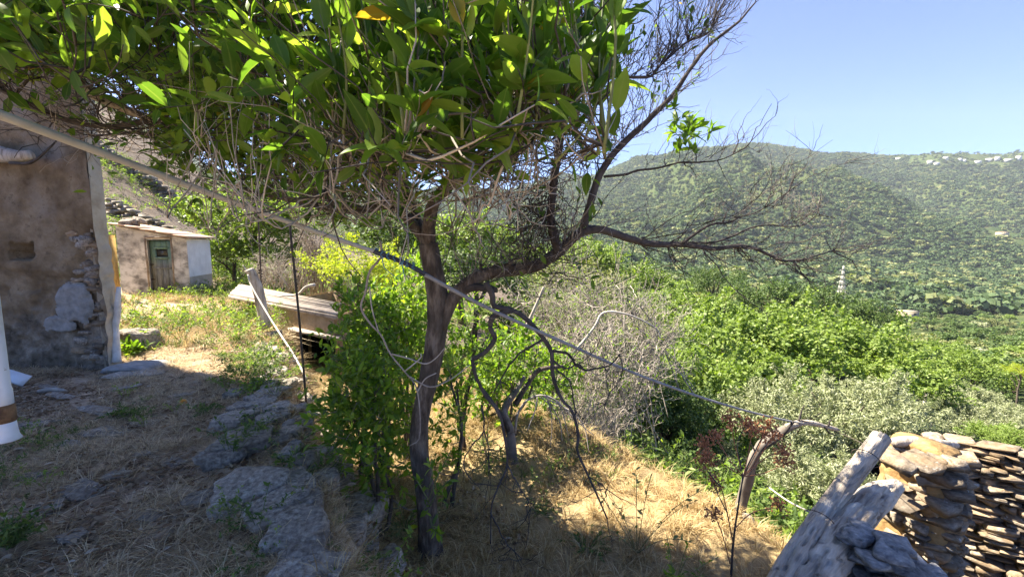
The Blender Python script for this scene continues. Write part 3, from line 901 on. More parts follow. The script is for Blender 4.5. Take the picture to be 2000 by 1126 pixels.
T = [
 # behind the shed
 ('fig', 'bush', 455, 495, 16.5, 1.3, 'leafy light bush low beside the white side of the shed', 0.8),
 ('fig', 'bush', 545, 505, 16, 1.2, 'green bush under the pale tree behind the split post', 0.7),
 ('fig', 'lemon_tree', 500, 445, 17, 2.3, 'round light green tree in sun behind the white shed', 0.9),
 ('fig', 'fig_tree', 440, 425, 21, 2.4, 'pale green tree nearest the shed roof on the bank', 0.8),
 ('fig', 'fig_tree', 575, 420, 20, 2.2, 'green tree standing behind the clothes pole left of the lemon trunk', 0.9),
 ('yellow', 'yellow_bush', 700, 545, 9.5, 1.12, 'bright yellow green bush glowing in the sun behind the small hut', 0.95),
 ('oak', 'lemon_tree', 770, 470, 13, 1.6, 'dark green tree behind the yellow bush', 0.9),
 ('oak', 'lemon_tree', 930, 560, 11, 1.5, 'shaded green tree right behind the lemon trunk', 0.9),
 ('fig', 'fig_tree', 900, 480, 24, 3.2, 'green tree seen through the fork of the lemon trunk', 0.8),
 ('fig', 'fig_tree', 1010, 520, 26, 3.0, 'light green tree behind the hanging dead branch', 0.8),
 ('fig', 'almond_tree', 1160, 520, 40, 3.6, 'young green tree left of the bare brown ground', 0.9),
 ('fig', 'almond_tree', 1235, 560, 38, 3.0, 'small leafy tree right below the bare brown ground', 0.9),
 ('scrub', 'bush', 1120, 570, 18, 2.0, 'grey green bush behind the brushwood heap', 0.8),
 ('fig', 'bush', 1190, 590, 22, 2.0, 'yellow green bush above the brushwood heap', 0.7),
 ('fig', 'bush', 1310, 600, 24, 2.2, 'light green bush above the right part of the brushwood heap', 0.7),
 ('oak', 'oak_tree', 1395, 560, 75, 5.0, 'dark round tree left end of the wood under the bare ground', 0.8),
 ('oak', 'oak_tree', 1500, 590, 62, 5.4, 'broad dark tree in the middle of the wood above the figs', 0.75),
 ('oak', 'oak_tree', 1590, 600, 58, 4.6, 'dark tree in front of the pylon', 0.8),
 ('oak', 'oak_tree', 1690, 625, 60, 4.6, 'dark tree right of the pylon foot', 0.8),
 # fig thicket
 ('fig', 'fig_tree', 1310, 690, 15, 2.3, 'fig tree at the left end of the fig thicket', 0.9),
 ('fig', 'fig_tree', 1400, 665, 20, 2.8, 'pale fig tree top left in the thicket under the dark wood', 0.85),
 ('fig', 'fig_tree', 1500, 680, 19, 2.8, 'second fig tree from the left in the top row of the thicket', 0.85),
 ('fig', 'fig_tree', 1590, 675, 23, 3.2, 'tallest fig tree in the middle of the thicket', 0.9),
 ('fig', 'fig_tree', 1680, 700, 22, 3.0, 'wide fig tree right of the tallest one', 0.8),
 ('fig', 'fig_tree', 1760, 745, 19, 2.3, 'fig tree at the right end of the thicket', 0.8),
 ('fig', 'fig_tree', 1380, 770, 11.5, 1.9, 'dark leafed fig tree right of the brushwood heap', 1.0),
 ('fig', 'fig_tree', 1470, 750, 14.5, 2.0, 'fig tree behind the left olive top', 0.9),
 ('oak', 'lemon_tree', 1290, 830, 8.6, 1.15, 'dark green bush under the cable at the terrace edge', 1.0),
 ('oak', 'bush', 1350, 850, 9.6, 1.3, 'deep green bush in the hollow below the terrace', 1.0),
 ('fig', 'bush', 1130, 690, 9.6, 1.3, 'bright green bush showing through the middle of the brushwood', 0.9),
 ('fig', 'bush', 1060, 640, 11, 1.5, 'yellowish bush behind the left part of the brushwood', 0.9),
 ('scrub', 'bush', 1210, 690, 10.5, 1.4, 'grey green bush showing through the brushwood top', 0.9),
 ('fig', 'bush', 1150, 790, 8.0, .8, 'low green bush in the foot of the brushwood', 0.9),
 ('oak', 'bush', 1030, 800, 8.0, .8, 'dark bush behind the small dead tree', 0.9),
 ('fig', 'bush', 1240, 760, 9.8, 1.0, 'green bush inside the right side of the brushwood heap', 0.9),
 # olives
 ('olive', 'olive_tree', 1530, 850, 8.6, 1.35, 'silvery olive tree under the end of the cable', 1.0),
 ('olive', 'olive_tree', 1650, 830, 9.0, 1.35, 'largest silvery olive tree behind the leaning log', 1.0),
 ('olive', 'olive_tree', 1600, 960, 6.6, 1.05, 'olive tree low between vine stump and leaning log', 0.9),
 ('olive', 'olive_tree', 1400, 935, 7.6, 0.75, 'small dark olive bush in the hollow at the terrace edge', 0.9),
 ('olive', 'olive_tree', 1770, 835, 11, 1.1, 'olive tree above the stone wall corner', 0.8),
 ('olive', 'olive_tree', 1870, 830, 17, 1.5, 'grey olive tree over the right stone wall', 0.8),
 ('olive', 'olive_tree', 1880, 785, 28, 2.2, 'soft grey olive tree near the wooden post', 0.7),
 ('olive', 'olive_tree', 1960, 830, 22, 1.9, 'dull grey olive tree at the right edge above the wall', 0.7),
 ('fig', 'bush', 1940, 850, 12, 0.75, 'small fresh green bush just over the stone wall', 0.7),
 ('fig', 'bush', 1990, 862, 11, 0.6, 'yellow green bush over the wall at the right edge', 0.7),
 ('fig', 'fig_tree', 1900, 730, 45, 4.0, 'sunny green tree above the grey olives', 0.8),
 ('oak', 'oak_tree', 1980, 760, 48, 3.6, 'dark tree at the right edge beside the yellow bush', 0.8),
 ('fig', 'fig_tree', 1830, 700, 60, 4.2, 'green tree right above the end of the fig thicket', 0.8),
 ('yellow', 'yellow_bush', 1994, 728, 40, 1.3, 'yellow flowering bush at the right edge of the slope', 0.7),
]
for kd, nm, px, py, Y, s, lab, sz in T:
    tree(kd, nm, px, py, Y, s, lab, {'lemon_tree': 'tree', 'fig_tree': 'tree', 'olive_tree': 'tree', 'oak_tree': 'tree', 'almond_tree': 'tree'}.get(nm, 'bush'), None, sz)

# ------------------------------------------------------------------ house on the left
def facade(name, x0, x1, z0, z1, step, fn, mats, midx_fn=None):
    xs_, zs_ = np.arange(x0, x1 + step / 2, step), np.arange(z0, z1 + step / 2, step)
    X, Z = np.meshgrid(xs_, zs_)
    Y = fn(X, Z)
    V = np.stack([X, Y, Z], -1).reshape(-1, 3)
    a, b = X.shape
    i = np.arange(a - 1)[:, None] * b; j = np.arange(b - 1)[None]
    Fq = np.stack([i + j, i + j + 1, i + b + j + 1, i + b + j], -1).reshape(-1, 4)
    return V, Fq
HC = at(211, 700, 5.25)                          # the house corner
HX = HC[0]
def wall_mat():
    m, n, out = new_mat('brown_roughcast')
    co = coords(n)
    c = ramp(n, noise(n, co, 3.2, 9, 0.68), [(0.3, (0.11, 0.078, 0.046)), (0.5, (0.235, 0.175, 0.11)), (0.72, (0.38, 0.305, 0.21))])
    c = mixc(n, math_(n, 'MULTIPLY', ramp(n, noise(n, co, 1.1, 5, .6), [(0.52, (0, 0, 0)), (0.62, (1, 1, 1))]), 0.5), c, (0.34, 0.30, 0.25))
    c = mixc(n, math_(n, 'MULTIPLY', ramp(n, noise(n, co, 9, 8, .75), [(0.56, (0, 0, 0)), (0.62, (1, 1, 1))]), 0.6), c, (0.12, 0.09, 0.06))
    # lower, damp, older coat of render
    sx_ = N_(n, 'ShaderNodeSeparateXYZ'); n.links.new(co, sx_.inputs[0])
    hgt = math_(n, 'ADD', sx_.outputs[2], math_(n, 'MULTIPLY', noise(n, co, 1.6, 5, .6), 1.1))
    low = ramp(n, hgt, [(0.0, (1, 1, 1)), (1.0, (0, 0, 0))])
    k = N_(n, 'ShaderNodeMapRange'); k.inputs[1].default_value = 1.15; k.inputs[2].default_value = 1.3; k.inputs[3].default_value = 1; k.inputs[4].default_value = 0
    n.links.new(hgt, k.inputs[0])
    c2 = ramp(n, noise(n, co, 5, 9, .7), [(0.34, (0.075, 0.06, 0.042)), (0.5, (0.19, 0.155, 0.115)), (0.7, (0.38, 0.33, 0.26))])
    c = mixc(n, k.outputs[0], c, c2)
    b = N_(n, 'ShaderNodeBsdfPrincipled'); b.inputs['Roughness'].default_value = .95; b.inputs['Specular IOR Level'].default_value = .1
    n.links.new(c, b.inputs['Base Color'])
    bp = N_(n, 'ShaderNodeBump'); bp.inputs['Strength'].default_value = 0.9; bp.inputs['Distance'].default_value = 0.025
    n.links.new(noise(n, co, 24, 9, .75), bp.inputs['Height']); n.links.new(bp.outputs[0], b.inputs['Normal'])
    n.links.new(b.outputs[0], out.inputs[0])
    return m
M['roughcast'] = wall_mat()
M['skylit_render'] = surf('skylit_render', [(0.3, (0.30, 0.25, 0.18)), (0.5, (0.45, 0.39, 0.30)), (0.7, (0.60, 0.54, 0.44))], 4, .95, .7, 22, .02, 0, big=((0.33, 0.30, 0.25), 2, .5))  # paler than the front wall: sky light on the side face put into the colour
M['cement'] = surf('grey_cement', [(0.3, (0.17, 0.168, 0.16)), (0.7, (0.34, 0.33, 0.31))], 12, .9, .4, 20, .01, 0)
M['white_lime'] = surf('flaking_limewash', [(0.3, (0.30, 0.28, 0.25)), (0.5, (0.60, 0.58, 0.55)), (0.7, (0.78, 0.77, 0.75))], 5, .9, .5, 22, .01, 0)
house_e = thing('house', (HX, 5.25, 0), 'tall brown roughcast house wall with crumbling stone corner at the left edge', 'house')
HL = np.array([HX, 5.25, 0.0])
hole = at(42, 490, 5.25)
patch = at(140, 600, 5.25)
def front(X, Z):
    p = np.stack([X, 0 * X, Z], -1)
    y = 5.25 + 0.05 * fbm(p * 1.3, 3, 1) + 0.02 * fbm(p * 9, 4, 2)
    # render broken away low down and at the corner, rubble showing
    low = 1.15 + 0.45 * fbm(p * 1.1, 3, 8)
    brk = sstep(0.08, -0.04, Z - low) 
    cor = sstep(0.55, 0.25, HX - X + 0.25 * fbm(p * 2.5, 3, 12)) * sstep(2.0, 1.6, Z)
    k = np.maximum(brk, cor)
    cell = vnoise(p * np.array([5.5, 1, 9.5]), 40)
    y = y + k * (0.05 + 0.06 * np.abs(cell) + 0.03 * fbm(p * 14, 3, 6))
    h = (np.abs(X - hole[0] - .05 * fbm(p * 9, 2)) < 0.14) & (np.abs(Z - hole[2] + .05 * fbm(p * 8, 2, 5)) < 0.09)
    return np.where(h, y + 0.35, y)
V, Fq = facade('front', HX - 5.0, HX, -0.15, 5.6, 0.026, front, None)
V[:, 0] += np.where(V[:, 0] > HX - .01, 0.06 * fbm(np.stack([0 * V[:, 0], 0 * V[:, 0], V[:, 2]], -1) * 2.2, 4, 17) * sstep(2.2, 1.2, V[:, 2]) , 0)
obj('wall', MB().add(V - HL, Fq).mesh('wall', [M['roughcast']], True), house_e)
# return wall, 0.5 m seen
ys_, zs_ = np.arange(5.25, 5.43, 0.0245), np.arange(-0.15, 5.6, 0.03)
Yg, Zg = np.meshgrid(ys_, zs_)
pp = np.stack([0 * Yg, Yg, Zg], -1)
Xg = HX + 0.02 * fbm(pp * 2, 3, 31) + 0.06 * fbm(np.stack([0 * Yg, 0 * Yg, Zg], -1) * 2.2, 4, 17) * sstep(2.2, 1.2, Zg) + 0.05 * sstep(1.9, 1.5, Zg) * np.abs(fbm(pp * 5, 3, 2))
V = np.stack([Xg, Yg, Zg], -1).reshape(-1, 3); a, b = Yg.shape
i = np.arange(a - 1)[:, None] * b; j = np.arange(b - 1)[None]
obj('side_wall', MB().add(V - HL, np.stack([i + j, i + j + 1, i + b + j + 1, i + b + j], -1).reshape(-1, 4)).mesh('side_wall', [M['skylit_render']], True), house_e)
obj('unseen_upper_wall', MB().add(*box(-16, .0, 5.59, 0, .2, 14)).add(*box(-16, .0, -.2, -4.99, .2, 5.58)).mesh('unseen_upper_wall', [M['roughcast']]), house_e)  # unseen upper height and leftward length, added to cast shade on the path
obj('core', MB().add(*box(-5.0, 0.42, -0.1, -0.62, .64, 13.9)).mesh('core', [M['skylit_render']]), house_e)
V = np.array([[-.004, .16, -.1], [-.62, .66, -.1], [-.62, .66, 13.9], [-.004, .16, 13.9], [-.1, .05, -.1], [-.7, .6, -.1], [-.7, .6, 13.9], [-.1, .05, 13.9]])
obj('side_wall', MB().add(V, BOXF).mesh('side_wall', [M['skylit_render']]), house_e)
obj('roof', MB().add(*box(-16.2, -0.25, 14.003, 0.1, .8, 14.15)).mesh('roof', [M['roof_tile']]), house_e)
# grey cement patch, uneven sheet 3 cm proud
def patch_sheet(cx_, cz_, rx_, rz_, seed):
    u, v = np.meshgrid(np.linspace(-1.3, 1.3, 34), np.linspace(-1.3, 1.3, 34))
    X, Z = cx_ + u * rx_, cz_ + v * rz_
    rr = np.maximum(np.abs(u), np.abs(v)) ** .8 * .6 + np.hypot(u, v) * .4 + .45 * fbm(np.stack([u * 2, v * 2, 0 * u], -1), 4, seed)
    Yp = front(X, Z)
    Yp = Yp * .25 + (5.25 + .03) * .75 - .03 * sstep(1.0, .86, rr) + .004 * fbm(np.stack([X, 0 * X, Z], -1) * 22, 4, 4)
    k = (rr < 1.0)
    kk = k[:-1, :-1] | k[1:, 1:]
    V = np.stack([X, Yp - .012, Z], -1).reshape(-1, 3)
    i_ = np.arange(33)[:, None] * 34; j_ = np.arange(33)[None]
    Fq = np.stack([i_ + j_, i_ + j_ + 1, i_ + 35 + j_, i_ + 34 + j_], -1)[kk]
    return V - HL, Fq
for (qx, qy, a_, b_, sd_) in ((142, 595, .20, .22, 3), (112, 632, .18, .10, 9)):
    p_ = at(qx, qy, 5.25)
    obj('cement_patch', MB().add(*patch_sheet(p_[0], p_[2], a_, b_, sd_)).mesh('cement_patch', [M['cement']], True), house_e)
# strip of limewash hanging on the corner
P_ = np.array([at(236, 560, 5.4), at(233, 610, 5.4), at(228, 655, 5.38), at(231, 705, 5.36)]) - HL
V, Fc = tubes(crom(P_, 14), np.linspace(.03, .055, 14) , 10, .5, 3)
V[:, 1] = (V[:, 1]) * .8
obj('limewash_strip', MB().add(V, Fc).mesh('limewash_strip', [M['white_lime']], True), house_e)
# rubble stones that show in the broken corner
def hmesh(k, m): V, Fc = hull(k); return mesh('stone', V, [Fc], M[m], None, False)
stone_var = [hmesh(300 + k, 'wall_stone') for k in range(8)]
grey_var = [hmesh(320 + k, 'stone') for k in range(8)]
blue_var = [hmesh(340 + k, 'blue_stone') for k in range(8)]
big_var = [mesh('stone', rock(4, 360 + k, 9, .3)[0], [ICO[4][1]], M['stone'], None, False) for k in range(8)]
for q in range(60):
    zz = rng.uniform(0.02, 1.75)
    xx = -abs(rng.normal(0, .17)) - .12
    obj('stone', (stone_var + grey_var)[rng.integers(0, 16)], house_e, (xx, 0.085 + rng.uniform(-.02, .02), zz), (rng.uniform(-.15, .15), rng.uniform(-.15, .15), rng.uniform(-.3, .3)), (rng.uniform(.05, .12), .045, rng.uniform(.025, .05)))
# beam stub in the wall, a thing resting in its socket
e = thing('beam_stub', at(5, 302, 5.1), 'weathered timber stub poking out of the house wall near the left edge', 'beam')
P_ = crom([at(-60, 298, 5.1), at(5, 302, 5.05), at(40, 306, 5.0), at(62, 303, 5.0)], 12) - at(5, 302, 5.1)
V, Fc = tubes(P_, np.linspace(.10, .05, 12), 10, .5, 7)
obj('beam', MB().add(V, Fc).mesh('beam', [M['driftwood']], True), e)
P_ = crom([at(20, 318, 4.95), at(60, 318, 4.9), at(95, 290, 4.9), at(110, 275, 4.9)], 10) - at(5, 302, 5.1)
V, Fc = tubes(P_, np.linspace(.018, .008, 10), 6, .2, 7)
obj('hook', MB().add(V, Fc).mesh('hook', [M['dark_bark']], True), e)

# white drain pipe
M['pvc'] = surf('white_plastic', [(0.3, (0.66, 0.69, 0.74)), (0.7, (0.80, 0.82, 0.86))], 2, .4, 0, rnd=0, spec=.5, big=((0.42, 0.40, 0.36), 5, .6), spots=((0.3, 0.27, 0.22), 38, .68))
M['rustband'] = surf('rusty_band', [(0.3, (0.05, 0.03, 0.02)), (0.55, (0.28, 0.16, 0.08)), (0.7, (0.6, 0.55, 0.48))], 9, .8, .3, rnd=0)
pa, pb = at(-38, 470, 2.25), at(13, 858, 2.25)
e = thing('drain_pipe', pb, 'white plastic drain pipe with a rusty brown band at the left edge', 'pipe')
def lathe_line(a, b, prof, sides=28):
    a, b = np.asarray(a), np.asarray(b)
    P = np.array([a + (b - a) * t for t, r in prof])
    return tubes(P, np.array([r for t, r in prof]), sides)
ax = pa - pb
V, Fc = lathe_line(ax * 3.2, ax * 0.165, [(0, .041), (.5, .041), (.965, .041), (.97, .045), (1, .045)])
obj('pipe', MB().add(V, Fc).mesh('pipe', [M['pvc']], True), e)
V, Fc = lathe_line(ax * .185, ax * .095, [(0, .0465), (.3, .048), (.7, .048), (1, .0465)])
obj('band', MB().add(V, Fc).mesh('band', [M['rustband']], True), e)
V, Fc = lathe_line(ax * .11, ax * 0, [(0, .044), (.5, .046), (.8, .050), (.94, .056), (1, .060)])
obj('spout', MB().add(V, Fc).mesh('spout', [M['pvc']], True), e)
# small white scraps by the wall
e = obj('plastic_sheet', MB().add(*box(-.10, -.06, 0, .10, .06, .012, .01)).mesh('plastic_sheet', [M['pvc']]), None, at(33, 737, 4.6), (.9, .5, .4), 1.0)
tag(e, 'white plastic sheet leaning behind the drain pipe', 'sheet')
V, Fc = tubes(crom([[-.14, 0, .03], [0, .02, .045], [.15, .01, .03]], 8), np.array([.012, .02, .022, .024, .024, .022, .02, .012]), 8, .5)
e = obj('stick', MB().add(V, Fc).mesh('stick', [M['pale_twig']], True), None, (at(45, 762, 4.1)[0], 4.35, Hs(-4.7, 4.35)))
tag(e, 'short whitish stick lying at the foot of the house wall', 'stick')

# ochre wall glimpsed between house and shed
a_, b_ = gz(222, 600, 0), gz(246, 600, 0)
M['ochre'] = surf('ochre_render', [(0.3, (0.42, 0.22, 0.05)), (0.7, (0.66, 0.42, 0.14))], 5, .9, .5, 20, .01, 0)
o = obj('ochre_wall', MB().add(*box(-.6, 0, -.3, -.12, .3, 1.75, .03)).mesh('ochre_wall', [M['ochre']]), None, (at(236, 520, 11.3)[0] - .1, 11.3, 0), (0, 0, .2))
tag(o, 'narrow orange ochre wall between the house corner and the shed', 'wall')

# ------------------------------------------------------------------ shed
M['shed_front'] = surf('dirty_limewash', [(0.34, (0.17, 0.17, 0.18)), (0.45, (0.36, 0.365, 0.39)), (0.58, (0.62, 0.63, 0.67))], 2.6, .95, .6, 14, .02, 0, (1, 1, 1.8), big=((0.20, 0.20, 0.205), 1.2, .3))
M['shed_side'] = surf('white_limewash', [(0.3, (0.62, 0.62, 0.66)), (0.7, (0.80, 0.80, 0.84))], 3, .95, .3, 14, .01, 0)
M['shed_foot'] = surf('bare_mortar', [(0.3, (0.30, 0.27, 0.23)), (0.7, (0.46, 0.42, 0.36))], 4, .95, .5, 14, .02, 0)
def door_mat():
    m, n, out = new_mat('flaking_green_paint')
    t = n.nodes.new('ShaderNodeTexCoord')
    co = t.outputs['Object']
    c = ramp(n, noise(n, co, 5, 8, .7, (3, 3, .6)), [(0.32, (0.07, 0.075, 0.085)), (0.5, (0.15, 0.17, 0.185)), (0.68, (0.24, 0.27, 0.28))])
    s = N_(n, 'ShaderNodeSeparateXYZ'); n.links.new(co, s.inputs[0])
    k = N_(n, 'ShaderNodeMapRange'); k.inputs[1].default_value = .95; k.inputs[2].default_value = 1.25
    n.links.new(math_(n, 'ADD', s.outputs[2], math_(n, 'MULTIPLY', noise(n, co, 4, 4, .6), .25)), k.inputs[0])
    c = mixc(n, math_(n, 'MULTIPLY', k.outputs[0], .75), c, (0.10, 0.23, 0.20))
    b = N_(n, 'ShaderNodeBsdfPrincipled'); b.inputs['Roughness'].default_value = .8
    n.links.new(c, b.inputs['Base Color']); n.links.new(b.outputs[0], out.inputs[0])
    return m
M['door'] = door_mat()
A_, B_, C_ = gz(238, 572, 0.0), gz(373, 577, 0.0), gz(416, 571, 0.0)
A_ = at(238, 566, 12.95); B_ = at(373, 577, 12.5); C_ = at(417, 571, 13.9)
for q in (A_, B_, C_): q[2] = 0
D_ = A_ + (C_ - B_)
shed = thing('shed', B_, 'small whitewashed shed with a flaking green door at the end of the path', 'shed')
zA, zB = at(238, 441, 12.95)[2], at(373, 466, 12.5)[2]
zC = zB - 0.02
def quadwall(a, b, z0, za, zb, th, inward, n=(20, 14)):
    """wall panel a->b with sloping top, slightly uneven, thickness inward"""
    u = np.linspace(0, 1, n[0]); v = np.linspace(0, 1, n[1])
    U, Vv = np.meshgrid(u, v)
    top = za + (zb - za) * U
    P = a[None, None] * (1 - U[..., None]) + b[None, None] * U[..., None]
    P[..., 2] = z0 + (top - z0) * Vv
    nrm = unit(np.array([inward[0], inward[1], 0]))
    Pf = P + nrm * (0.02 * fbm(P * 3, 3, 4))[..., None]
    Pb = P + nrm * th
    VV = np.vstack([Pf.reshape(-1, 3), Pb.reshape(-1, 3)])
    k = n[0] * n[1]
    i = np.arange(n[1] - 1)[:, None] * n[0]; j = np.arange(n[0] - 1)[None]
    f1 = np.stack([i + j, i + j + 1, i + n[0] + j + 1, i + n[0] + j], -1).reshape(-1, 4)
    return VV, [f1, f1[:, ::-1] + k]
dn = unit(C_ - B_)      # backwards
fr = unit(B_ - A_)      # along the front
u0, u1 = (295 - 238) / 135.0 + .015, (343 - 238) / 135.0 + .01
# front wall in three pieces round the doorway
def fpt(u, z): p = A_ + (B_ - A_) * u; p = p.copy(); p[2] = z; return p
def ftop(u): return zA + (zB - zA) * u
dh = 1.62
m1 = MB()
for ua, ub, z0 in ((0, u0, -.2), (u1, 1, -.2)):
    m1.add(*quadwall(fpt(ua, 0), fpt(ub, 0), z0, ftop(ua), ftop(ub), .28, dn))
m1.add(*quadwall(fpt(u0, 0), fpt(u1, 0), dh, ftop(u0), ftop(u1), .28, dn, (8, 5)))
Vx, Fx = bar(fpt(u0, .7) - dn * -.14 - fr * .004, fpt(u0, .7) + dn * .281 - fr * .004, .01, 1.8)
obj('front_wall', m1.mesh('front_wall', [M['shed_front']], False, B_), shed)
jm = MB()
for u in (u0, u1): jm.add(*quadwall(fpt(u, 0), fpt(u, 0) + dn * .28, -.1, dh, dh, .02, fr * (1 if u == u0 else -1) * -1, (3, 3)))
obj('reveal', jm.mesh('reveal', [M['shed_foot']], False, B_), shed)
s0 = B_ + fr * .004
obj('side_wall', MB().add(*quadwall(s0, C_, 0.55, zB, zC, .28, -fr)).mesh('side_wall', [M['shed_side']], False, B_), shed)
obj('side_wall', MB().add(*quadwall(s0, C_, -.2, .55, .55, .28, -fr)).mesh('side_wall', [M['shed_foot']], False, B_), shed)
mb = MB()
mb.add(*quadwall(C_, D_, -.2, zC, zA, .2, -dn, (3, 3))); mb.add(*quadwall(A_, D_, -.2, zA, zA, .2, fr, (3, 3)))
obj('back_wall', mb.mesh('back_wall', [M['shed_foot']], False, B_), shed)
# roof: sheets with turned edge
M['roof_sheet'] = surf('rust_pink_roof_sheet', [(0.3, (0.36, 0.22, 0.15)), (0.7, (0.58, 0.44, 0.35))], 3, .8, .3, rnd=.12)
def lift(p, z): q = p.copy(); q[2] = z; return q
for q in range(5):
    a0, a1 = q / 5.0, (q + 1) / 5.0
    w0, w1 = A_ + (B_ - A_) * (a0 * 1.12 - .06), A_ + (B_ - A_) * (a1 * 1.12 - .06 + .015)
    h0, h1 = ftop(a0 * 1.12 - .06) + .03 + .008 * (q % 2), ftop(a1 * 1.12 - .06) + .03 + .008 * (q % 2)
    fo, bo = -dn * .14, dn * 1.55
    V = np.array([lift(w0 + fo, h0), lift(w1 + fo, h1), lift(w1 + bo, h1), lift(w0 + bo, h0)])
    V = np.vstack([V, V + [0, 0, .045]])
    obj('roof_sheet', MB().add(V, BOXF).mesh('roof_sheet', [M['roof_sheet']], False, B_), shed)
for q in range(7):        # rubble weighting the roof at its high end
    p = A_ + fr * rng.uniform(.0, .5) + dn * rng.uniform(.1, .6)
    obj('stone', grey_var[rng.integers(0, 8)], shed, lift(p, ftop(.08) + .13 + .05 * (q % 3)) - B_, (rng.uniform(-.4, .4), 0, rng.uniform(0, 3)), (.16, .12, .08))
# the door, its own boards
dr = unit(np.array([fr[0], fr[1], 0]))
rzd = math.atan2(dr[1], dr[0])
door = obj('door', None, shed, lift(fpt(u0, 0) + dn * .09, 0.02) - B_, (0, 0, rzd))
dw = np.linalg.norm((B_ - A_)[:2]) * (u1 - u0)
for q in range(4):
    x0_, x1_ = q * dw / 4 + .004, (q + 1) * dw / 4 - .004
    if q in (1, 2):
        obj('plank', MB().add(*box(x0_, 0, 0, x1_, .035, 1.10)).mesh('plank', [M['door']]), door)
        obj('plank', MB().add(*box(x0_, 0, 1.33, x1_, .035, dh - .05)).mesh('plank', [M['door']]), door)
    else:
        obj('plank', MB().add(*box(x0_, -.003 * q, 0, x1_, .035, dh - .05)).mesh('plank', [M['door']]), door)
obj('window_opening', MB().add(*box(dw * .25, .03, 1.10, dw * .75, .05, 1.33)).mesh('window_opening', [M['dark_glass_or_gap']]), door)  # dark panel painted in place of the shade behind the open window
fm = MB()
for z in (1.04, 1.335): fm.add(*box(dw * .2, -.02, z, dw * .8, -.003, z + .055))
fm.add(*box(dw * .02, -.02, .75, dw * .98, -.003, .80))
obj('rail', fm.mesh('rail', [M['door']]), door)
for z in (.42, .86): obj('hinge', MB().add(*box(-.01, -.03, z, .14, -.021, z + .03)).mesh('hinge', [M['dark_bark']]), door)
fm = MB()
fm.add(*box(-.05, -.095, 0, -.0, -.05, dh + .03)); fm.add(*box(dw, -.095, 0, dw + .05, -.05, dh + .03)); fm.add(*box(-.05, -.099, dh + .031, dw + .05, -.05, dh + .08))
obj('door_frame', fm.mesh('door_frame', [M['planks']]), shed, lift(fpt(u0, 0) + dn * .09, 0.0) - B_, (0, 0, rzd))

# terraced stone walls on the bank behind the shed
def rubble_wall(name, a, b, h, label, n=(14, 5), stones=stone_var, mat='stone', thick=.26, cat='wall'):
    a, b = np.asarray(a, float), np.asarray(b, float)
    e = thing(name, a, label, cat)
    d = b - a; L = np.linalg.norm(d[:2]); ang = math.atan2(d[1], d[0])
    V = np.array([[0, .1, -.6], [L, .1, d[2] - .6], [L, .3, d[2] - .6], [0, .3, -.6], [0, .1, h * .85], [L, .1, d[2] + h * .85], [L, .3, d[2] + h * .85], [0, .3, h * .85]])
    obj('core', MB().add(V, BOXF).mesh('core', [M[mat]]), e, (0, 0, 0), (0, 0, ang))
    for r in range(n[1]):
        x = rng.uniform(-.1, .1)
        while x < L:
            w = L / n[0] * rng.uniform(.6, 1.5)
            hh = h / n[1] * rng.uniform(.45, .6)
            c = d * 0
            px_ = x + w / 2
            loc = np.array([math.cos(ang) * px_ + math.sin(ang) * 0, math.sin(ang) * px_, (r + .5) * h / n[1] + (d[2] / L) * px_])
            obj('stone', stones[rng.integers(0, 8)], e, loc, (rng.uniform(-.1, .1), rng.uniform(-.1, .1), ang), (w * .56, thick * rng.uniform(.8, 1.15), hh))
            x += w
    return e
pa_, pb_ = at(205, 335, 22), at(420, 400, 22)
rubble_wall('terrace_wall', (pa_[0], pa_[1], Hs(pa_[0], pa_[1]) - .2), (pb_[0], pb_[1], Hs(pb_[0], pb_[1]) - .2), 1.0, 'dry stone terrace wall on the shaded bank behind the shed', (16, 5), grey_var)
pa_, pb_ = at(180, 262, 30), at(345, 290, 30)
rubble_wall('terrace_wall', (pa_[0], pa_[1], Hs(pa_[0], pa_[1]) - .2), (pb_[0], pb_[1], Hs(pb_[0], pb_[1]) - .2), 1.4, 'higher grey stone wall up the bank seen beside the house corner', (14, 5), grey_var)

# ------------------------------------------------------------------ low hut beside the path
M['hut_wall'] = surf('hut_earth_wall', [(0.3, (0.24, 0.17, 0.10)), (0.7, (0.46, 0.35, 0.23))], 5, .95, .8, 18, .03, 0)
M['black'] = surf('hut_inside_dark', [(0.3, (0.006, 0.006, 0.006)), (0.7, (0.012, 0.012, 0.012))], 4, 1, 0, rnd=0)  # near black paints in the darkness inside the hut doorway
hut = thing('hut', (-3.9, 7.2, -.66), 'low earth hut with a plank roof and black doorway below the path', 'hut')
ho = np.array([-3.9, 7.2, -.66])
ra, rb = at(448, 572, 9.0), at(660, 611, 6.7)
rc, rd_ = at(665, 590, 8.2), at(470, 553, 10.6)
zt = lambda u: ra[2] + (rb[2] - ra[2]) * u
for q in range(9):
    u, u2 = q / 9.0, (q + .95) / 9.0
    p0, p1 = ra + (rd_ - ra) * u, rb + (rc - rb) * u
    q0, q1 = ra + (rd_ - ra) * u2, rb + (rc - rb) * u2
    e_ = rng.uniform(-.12, .12); p1 = p1 + unit(rb - ra) * e_; q1 = q1 + unit(rb - ra) * e_
    jz = rng.uniform(-.015, .015)
    V = np.array([p0, p1, q1, q0]) + [0, 0, jz]
    V += rng.normal(0, .006, V.shape)
    V = np.vstack([V - [0, 0, .03], V])
    obj('board', MB().add(V, BOXF).mesh('board', [M['planks']], False, ho), hut)
for u in (.03, .97):
    V, Fc = bar(ra + (rb - ra) * 0 + (rd_ - ra) * u - [0, 0, .075], rb + (rc - rb) * u - [0, 0, .075], .07, .07)
    obj('beam', MB().add(V, Fc).mesh('beam', [M['planks']], False, ho), hut)
